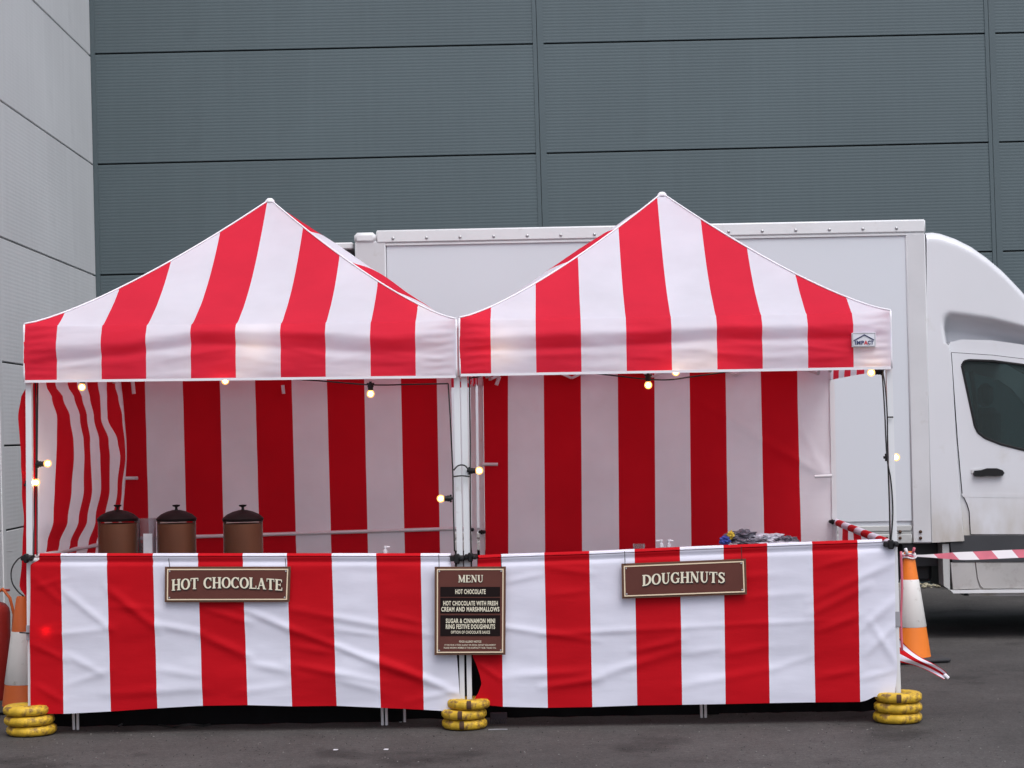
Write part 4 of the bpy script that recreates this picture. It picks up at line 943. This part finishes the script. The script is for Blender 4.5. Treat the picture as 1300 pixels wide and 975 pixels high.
# ------------------------------------------------------------------ tables and what stands on them
M['shade_sheet']=mat('added_shade_sheet',(.006,.006,.007),.9,spec=.1)  # added black sheet, stands in for the shade under the counter cloths
def shade_sheet(parent,x0,x1,Y,zt):
    b=MB(); b.grid(lambda u,v:Vector((x0+(x1-x0)*u,Y+.03*noise.noise(Vector((u*14,v*2,x0)))*(.3+v),zt*(1-v)+.004)),80,12); b.build('added_shade_sheet',M['shade_sheet'],parent,smooth=True)
def table(x0px,x1px,Y0,label):
    g0=ground_at(x0px,Y0); g1=ground_at(x1px,Y0); t=thing('folding_table',((g0.x+g1.x)/2,Y0+.35,0),label,'table','folding tables')
    b=MB(); b.box((g0.x-.02,Y0-.03,.715),(g1.x+.02,Y0+.62,.75),0,.012); b.build('table_top',M['table'],t)
    for xx in (g0.x,g1.x):
        for yy in (Y0,Y0+.58):
            b=MB(); b.tube([(xx-.011,yy,0.0),(xx-.017,yy,.71)],.0085,8); b.tube([(xx+.013,yy,0.0),(xx+.010,yy,.71)],.0085,8); b.build('leg',M['pole'],t,smooth=40)
        b=MB(); b.tube([(xx,Y0,.45),(xx,Y0+.58,.45)],.008,8); b.build('cross_bar',M['pole'],t,smooth=40)
    shade_sheet(t,g0.x-(.22 if x0px<200 else .1),g1.x+.1,Y0+.10,.70)  # added sheet so the gap below the cloth goes dark
    return t
table(96,488,11.55,'folding table behind the cloth of the hot chocolate stall, thin double legs')
table(511,893,11.66,'folding table behind the join of the two stalls, thin double legs')
def dispenser(px,label,w_=49):
    Y=11.83; k=F/Y; c=P(px,702,Y); r=w_/2/k
    t=thing('drinks_dispenser',(c.x,Y,.75),label,'dispenser','chocolate dispensers')
    z=lambda y:P(px,y,Y).z
    b=MB(); b.lathe([(r+.01,.751),(r+.012,.79),(r-.01,.86),(r-.01,.90)],(c.x,Y,0),28); b.build('base',M['lid'],t,smooth=40)
    b=MB(); b.lathe([(r-.004,.902),(r,.92),(r,z(659))],(c.x,Y,0),36); b.f=[f for f in b.f if len(f)==4]; b.m=[0]*len(b.f); b.build('tank',M['tank'],t,smooth=40)
    b=MB(); b.lathe([(r-.006,.905),(r-.004,.93),(r-.004,z(664.5)),(.0,z(664))],(c.x,Y,0),36); b.build('hot_chocolate',M['choc'],t,smooth=40)
    zt=z(659); b=MB(); b.lathe([(r+.003,zt-.012),(r+.006,zt+.004),(r-.004,zt+.014),(r*.80,zt+.030),(r*.5,zt+.046),(r*.2,zt+.055),(0,zt+.056)],(c.x,Y,0),36); ld=b.build('lid',M['lid'],t,smooth=40)
    b=MB(); b.lathe([(.012,zt+.054),(.008,zt+.062),(.008,zt+.072),(.022,zt+.078),(.024,zt+.086),(0,zt+.088)],(c.x,Y,0),16); b.build('knob',M['lid'],ld,smooth=40)
    b=MB(); b.tube([(c.x,Y-r,.87),(c.x,Y-r-.05,.87),(c.x,Y-r-.055,.84)],.010,8); b.build('tap',M['steel'],t,smooth=40)
    return t
dispenser(150,'chocolate filled dispenser with black lid, nearest the side curtain',50)
dispenser(224.5,'chocolate filled dispenser with black lid, right of the clear tub',49)
dispenser(309,'chocolate filled dispenser standing apart, farthest right of the three',50)
c=P(187,702,11.95); t=thing('plastic_tub',(c.x,11.95,.75),'clear plastic tub of cups between two chocolate dispensers','tub')
b=MB(); b.lathe([(.05,.755),(.056,P(187,658,11.95).z),(.052,P(187,658,11.95).z),(.047,.76)],(c.x,11.95,0),20); b.build('tub',M['clear'],t,smooth=40)
b=MB()
for k in range(14): b.lathe([(.030,.765+k*.022),(.040,.765+k*.022+.019),(.038,.765+k*.022+.019),(.029,.767+k*.022)],(c.x-.008,11.95,0),16)
b.build('cups',M['clear'],t,smooth=40)
b=MB(); b.box((c.x-.01,11.885,1.0),(c.x+.045,11.892,1.13)); b.build('tub_label',M['paper'],t)
def pump(px,pytop,Y,label,s=1.0):
    q=P(px,pytop,Y); t=thing('pump_bottle',(q.x,Y,.75),label,'bottle'); 
    b=MB(); b.lathe([(.028,.752),(.030,.77),(.030,q.z-.07),(.014,q.z-.045),(.012,q.z-.035)],(q.x,Y,0),16); b.build('bottle',M['clear'],t,smooth=40)
    b=MB(); b.lathe([(.013,q.z-.04),(.013,q.z-.02),(.006,q.z-.018),(.006,q.z)],(q.x,Y,0),12); b.tube([(q.x,Y,q.z),(q.x+.028*s,Y,q.z-.004)],.006,8); b.lathe([(.010,q.z-.006),(.010,q.z+.005),(0,q.z+.006)],(q.x,Y,0),10); b.build('pump_head',M['paper'],t,smooth=40)
pump(489,694,11.8,'small white topped pump bottle behind the hot chocolate counter')
pump(839.5,686,11.85,'clear pump bottle behind the doughnut counter, left one of the pair',-1)
pump(849,686,11.9,'clear pump bottle behind the doughnut counter, right one of the pair',1)
q=P(811,690.5,11.85); b=MB(); b.lathe([(.026,.752),(.036,q.z),(.033,q.z),(.024,.756)],(q.x,11.85,0),18)
b.build('clear_cup',M['clear'],smooth=40,label='clear plastic cup rim just above the doughnut counter cloth',category='cup')
# glazed display case on legs behind the right cloth, with wrappers thrown on it
q0=P(906,692,11.75); q1=P(1064,686,11.75); zc=P(960,688.5,11.95).z
t=thing('display_case',((q0.x+q1.x)/2,11.95,0),'low counter case with a clear flat top behind the doughnut counter','display case')
b=MB(); b.box((q0.x,11.6,.62),(q1.x,12.2,zc-.05),0,.01); b.build('case_body',M['steel'],t)
b=MB(); b.box((q0.x-.03,11.55,zc-.048),(q1.x+.02,12.25,zc-.032),0,.003); b.build('clear_top',M['clear'],t)
shade_sheet(t,q0.x-.05,1.9,11.80,.66)  # same added sheet, darkens the gap under the doughnut counter
for xx in (q0.x+.03,q1.x-.03):
    for yy in (11.90,12.17): b=MB(); b.box((xx-.015,yy-.015,0),(xx+.015,yy+.015,.62)); b.build('leg',M['steel'],t)
def crumple(name,px,py,Y,sx_,sy_,sz_,m_,label,seed,cat='wrapper'):
    c=P(px,py,Y); b=MB(); n1,n2=40,22; vs=[]
    for j in range(n2+1):
        for i in range(n1):
            a_=2*math.pi*i/n1; f=math.pi*j/n2; d=Vector((math.cos(a_)*math.sin(f),math.sin(a_)*math.sin(f),math.cos(f)))
            r=1+.5*noise.noise(d*2.1+Vector((seed,0,0)))+.42*(.3-abs(noise.noise(d*4.0+Vector((0,seed,0)))))+.07*noise.noise(d*13+Vector((0,seed,0)))
            z=c.z+d.z*sz_*r
            vs.append((c.x+d.x*sx_*r,Y+d.y*sy_*r,max(z,zc-.03)))
    b.add(vs,[(j*n1+i,j*n1+(i+1)%n1,(j+1)*n1+(i+1)%n1,(j+1)*n1+i) for j in range(n2) for i in range(n1)])
    return b.build(name,m_,label=label,category=cat)
crumple('crumpled_bag',942,681,11.82,.088,.06,.036,M['foil'],'dark grey crumpled plastic bag, tallest in the heap on the counter',1)
crumple('crumpled_bag',974,684.5,11.80,.105,.05,.030,M['pale'],'pale crumpled plastic bag lying right of the dark bag',2.5)
crumple('crumpled_bag',999,686.5,11.74,.060,.04,.026,M['foil'],'small dark scrap of bag at the right end of the heap',4.1)
crumple('crumpled_bag',955,688,11.70,.085,.03,.018,M['foil'],'low dark wrapper lying in front of the pale bag',5.7)
crumple('snack_packet',920,686,11.74,.030,.03,.024,M['blue'],'small blue packet at the left end of the bag heap',6.3,'packet')
crumple('snack_packet',928,679,11.77,.018,.02,.022,M['yell'],'small yellow packet squeezed beside the dark bag',8.2,'packet')
crumple('paper_sheet',985,690,11.66,.13,.03,.010,M['pale'],'pale sheet lying along the front of the bag heap',9.9,'paper')
q=P(955,687.5,11.63)
def dash_text():
    pass

# ------------------------------------------------------------------ leg weights
def weight(c,z,r,rot,label,group,grip=True):
    t=thing('leg_weight',(c.x,c.y,z),label,'weight',group)
    n=44; vs=[]; prof=[(.30,.004),(.62,.0),(.90,.004),(.985,.016),(1.0,.029),(.985,.042),(.90,.054),(.62,.057),(.30,.054),(.24,.03)]
    b=MB()
    for (rr,zz) in prof:
        for k in range(n):
            a_=2*math.pi*k/n; w_=1-.02*abs(math.cos(2*(a_+rot)))**6; cr=r*rr*(w_ if rr>.5 else 1)+.003*noise.noise(Vector((math.cos(a_)*3,math.sin(a_)*3,z*30)))
            vs.append((c.x+cr*math.cos(a_),c.y+cr*math.sin(a_),z+zz))
    L=len(prof); fs=[(j*n+k,j*n+(k+1)%n,((j+1)%L)*n+(k+1)%n,((j+1)%L)*n+k) for j in range(L) for k in range(n)]
    b.add(vs,fs); b.build('disc',M['yellow'],t,smooth=True)
    if not grip: return
    b=MB(); a0=-math.pi/2+rot*.35                         # dark recessed grip on the rim
    pts=[]
    for zz,rr in ((.008,.965),(.014,1.02),(.046,1.02),(.056,.93)):
        for k in range(7):
            a_=a0-.10+.20*k/6; pts.append((c.x+r*rr*math.cos(a_)*1.0,c.y+r*rr*math.sin(a_),z+zz))
    b.add(pts,[(j*7+k,j*7+k+1,(j+1)*7+k+1,(j+1)*7+k) for j in range(3) for k in range(6)]); b.build('grip',M['rust'],t,smooth=True)
for nm,px,pts,r in (('hot chocolate stall leg at the left',38.5,((37,480),(39.5,905)),.145),('pair of middle legs',592,((585,480),(592,900)),.133),('doughnut stall leg at the right',1139.5,((1128.5,472),(1140.5,890)),.140)):
    c=ground_at(px,YF+.012); c=Vector((ext(P(*pts[0],YF+.012),P(*pts[1],YF+.012),.05).x,YF+.012,0))
    for k,(pos,dx) in enumerate((('bottom',.0),('middle',.0),('top',.02))):
        dx={'hot':(-.00,-.01,-.02),'pai':(-.012,-.014,.018),'dou':(-.008,-.004,.0)}[nm[:3]][k]
        weight(c+Vector((dx,random.uniform(-.01,.01),0)),.002+k*.0585,r*(1 if k<2 else .97),random.uniform(-.6,.6),'%s yellow disc weight of the stack on the %s'%(pos,nm),'yellow weights stacked on the stall legs',nm[:3]=='pai' or (nm[:3]=='dou' and k==2))

# ------------------------------------------------------------------ cones, extinguisher, tape
def cone(c,h,label,mo,bands,rot=.2,lean=0):
    t=thing('traffic_cone',(c.x,c.y,0),label,'traffic cone','traffic cones')
    rb,rt=h*.185,h*.045; rr=lambda z:rb+(rt-rb)*(z/h)
    b=MB(); b.lathe([(rr(.04),.032),(rr(bands[0]),bands[0]),(rr(bands[1]),bands[1]),(rr(h*.97),h*.97),(rt*.9,h),(rt*.6,h),(rt*.55,h-.03)],(c.x,c.y,0),28); b.f=[f for f in b.f if len(f)==4]; b.m=[0]*len(b.f)
    b.build('cone_body',mo,t,smooth=40)
    b=MB(); b.lathe([(rr(bands[0])+.0005,bands[0]-.004),(rr(bands[0])+.003,bands[0]),(rr(bands[1])+.003,bands[1]),(rr(bands[1])+.0005,bands[1]+.004)],(c.x,c.y,0),28); b.f=[f for f in b.f if len(f)==4]; b.m=[0]*len(b.f); b.build('white_collar',M['collar'],t,smooth=40)
    b=MB(); s=h*.27; b.box((-s,-s,.004),(s,s,.035),0,.012); ro=Matrix.Rotation(rot,3,'Z'); b.v=[tuple(ro@Vector(v)+Vector((c.x,c.y,0))) for v in b.v]; b.build('base',M['cbase'],t,smooth=40)
    return t
Yc=14.3; c=ground_at(1157,Yc); hC=P(1154,700,Yc).z
cone(c,hC,'orange traffic cone with tape tied to its top, right of the stalls',M['orange'],(P(1155,794.5,Yc).z,P(1155,736,Yc).z),.25)
Yl=12.4; c2=ground_at(29,Yl); hL=P(26,757,Yl).z
cone(c2,hL,'faded orange cone with grubby collar behind the left stall leg',M['oldorange'],(P(20,867,Yl).z,P(20,802,Yl).z),.1)
# tape knot and ribbon
t=thing('barrier_tape',P(1160,704,Yc-.05),'red and white barrier tape stretched from the cone past the van','barrier tape')
def ribbon(path,name,width0,stripe=.085,seed=0,start=0):
    bw=MB(); L=0; prev=None; n=len(path); v=[];tt=[]
    for i,p in enumerate(path):
        p=Vector(p); 
        if prev is not None: L+=(p-prev).length
        prev=p; ph=i/(n-1)
        w_=width0(ph); tw=.25*math.sin(ph*5+seed)
        v.append(p+Vector((0,math.sin(tw)*w_/2,math.cos(tw)*w_/2))); v.append(p-Vector((-.045*min(1,ph*8),math.sin(tw)*w_/2,math.cos(tw)*w_/2))); tt.append(L)
    bw.add(v,[(2*i,2*i+1,2*i+3,2*i+2) for i in range(n-1)])
    for i in range(n-1): bw.m[i]=int((tt[i]+start)/stripe)%2
    return bw
pts=[P(1160+i*1.6,705.5+1.2*math.sin(i*.05)-i*.02,Yc-.08) for i in range(200)]
rb=ribbon(pts,'ribbon',lambda ph:.014+.045*smooth01(ph*5),.14)
rb.build('ribbon',[M['tapewhite'],M['tapered']],t)
b=MB()
for k in range(3): 
    cc=Vector((c.x,Yc,hC-.02-k*.012)); b.tube([cc+Vector((math.cos(a_)*(.045+.003*k),math.sin(a_)*(.045+.003*k),.006*math.sin(a_*3+k))) for a_ in [2*math.pi*i/16 for i in range(17)]],.007,6,k%2)
b.tube([Vector((c.x-.02,Yc-.05,hC-.02)),Vector((c.x-.035,Yc-.06,hC+.025))],.012,6,0); b.tube([Vector((c.x+.02,Yc-.05,hC-.01)),Vector((c.x+.03,Yc-.06,hC+.03))],.010,6,1)
b.build('knot',[M['tapewhite'],M['tapered']],t,smooth=True)
c3=ground_at(1160+199*1.6+6,Yc); cone(Vector((c3.x,Yc,0)),hC,'orange traffic cone outside the picture holding the far tape end',M['orange'],(.20,.46),.4)
# fire extinguisher
Ye=12.95; ce=ground_at(-5,Ye); k=F/Ye; r=.098; zt=P(5,764,Ye).z
t=thing('fire_extinguisher',(ce.x,Ye,0),'red fire extinguisher beside the old cone at the left edge','fire extinguisher')
b=MB(); b.lathe([(r*.9,.0),(r,.02),(r,zt-.07),(r*.93,zt-.04),(r*.7,zt-.012),(r*.35,zt),(.02,zt+.01),(.02,zt+.03)],(ce.x,Ye,0),28); b.build('cylinder',M['red'],t,smooth=40)
b=MB(); b.box((ce.x-.02,Ye-.02,zt+.03),(ce.x+.03,Ye+.02,zt+.065),0,.008); b.box((ce.x+.0,Ye-.012,zt+.068),(ce.x+.10,Ye+.012,zt+.085),0,.004); b.build('handle',M['red'],t)
b=MB(); b.tube([(ce.x+.01,Ye-.03,zt+.05),(ce.x+.07,Ye-.06,zt+.09),(ce.x+.12,Ye-.07,zt+.03),(ce.x+.14,Ye-.05,zt-.08),(ce.x+.12,Ye-.02,zt-.25)],.010,8); b.build('hose',M['oldorange'],t,smooth=True)
q=P(12,771,Ye-.12); t2=crumple('tape_scrap',12.5,773,Ye-.14,.022,.015,.03,M['tapewhite'],'pinkish white scrap of tape hanging beside the fire extinguisher',3.3,'tape')

# ------------------------------------------------------------------ small things under the cloth
b=MB(); q=ground_at(632,YF+.17)
b.box((q.x-.045,q.y,.025),(q.x+.055,q.y+.04,.062),0,.003)
for k in range(7): b.box((q.x-.045+k*.0145,q.y+.002,.0),(q.x-.037+k*.0145,q.y+.038,.026))
b.build('toothed_strip',M['plum'],label='dark strip with comb teeth beside the middle yellow weights',category='plastic strip')
b=MB(); q=ground_at(620,YF-.08); b.tube([(q.x,q.y,.003),(q.x+.05,q.y+.005,.004),(q.x+.11,q.y+.002,.003)],.0028,5)
b.build('thin_rod',M['polegrey'],label='thin pale rod lying on the asphalt right of the middle weights',category='rod')
b=MB(); pts=[ground_at(150+i*9,YF+.25+.1*math.sin(i*.5))+Vector((0,0,.006+.02*max(0,math.sin(i*.8)))) for i in range(16)]; b.tube(pts,.006,6)
b.build('ground_cable',M['cable'],smooth=True,label='black cable lying in the shade under the hot chocolate cloth',category='cable')
for i,(px,py,lb) in enumerate(((490,952,'tiny white scrap on the asphalt in front of the stalls, nearest the weights'),(426,951.5,'small white scrap of litter lying on the asphalt before the counter'))):
    q=ground_at(px,1.71*F/(py-552)); b=MB(); b.plate([(-.012,-.01),(.01,-.014),(.014,.008),(-.008,.012)],[],lambda a_,c_,t_:Vector((q.x+a_,q.y+c_,.002+t_+.3*a_*a_)),.003)
    b.build('litter',M['paper'],label=lb,category='litter')

# loose grit scattered on the asphalt in front of and beside the stalls
for mname,col_,nn,seed_ in (('grit_pale',(.20,.19,.18),900,3),('grit_dark',(.02,.02,.02),2200,4)):
    random.seed(seed_); b=MB()
    for i in range(nn):
        y=random.uniform(8.6,15) if random.random()<.3 else random.uniform(8.6,11.6); x=random.uniform(-.285,.25)*y
        r=random.choice((.0018,.0025,.0025,.0035,.005)); a_=random.uniform(0,3)
        q=[(x+r*math.cos(a_+k*2.09)*random.uniform(.7,1.5),y+r*math.sin(a_+k*2.09)*random.uniform(.7,1.5),.0005) for k in range(3)]
        b.add(q+[(x,y,r*.9)],[(0,1,3),(1,2,3),(2,0,3)])
    b.build('grit',mat(mname,col_,.9),kind='stuff',label='pale grit scattered over the asphalt' if seed_==3 else 'dark grit scattered over the asphalt',category='grit')
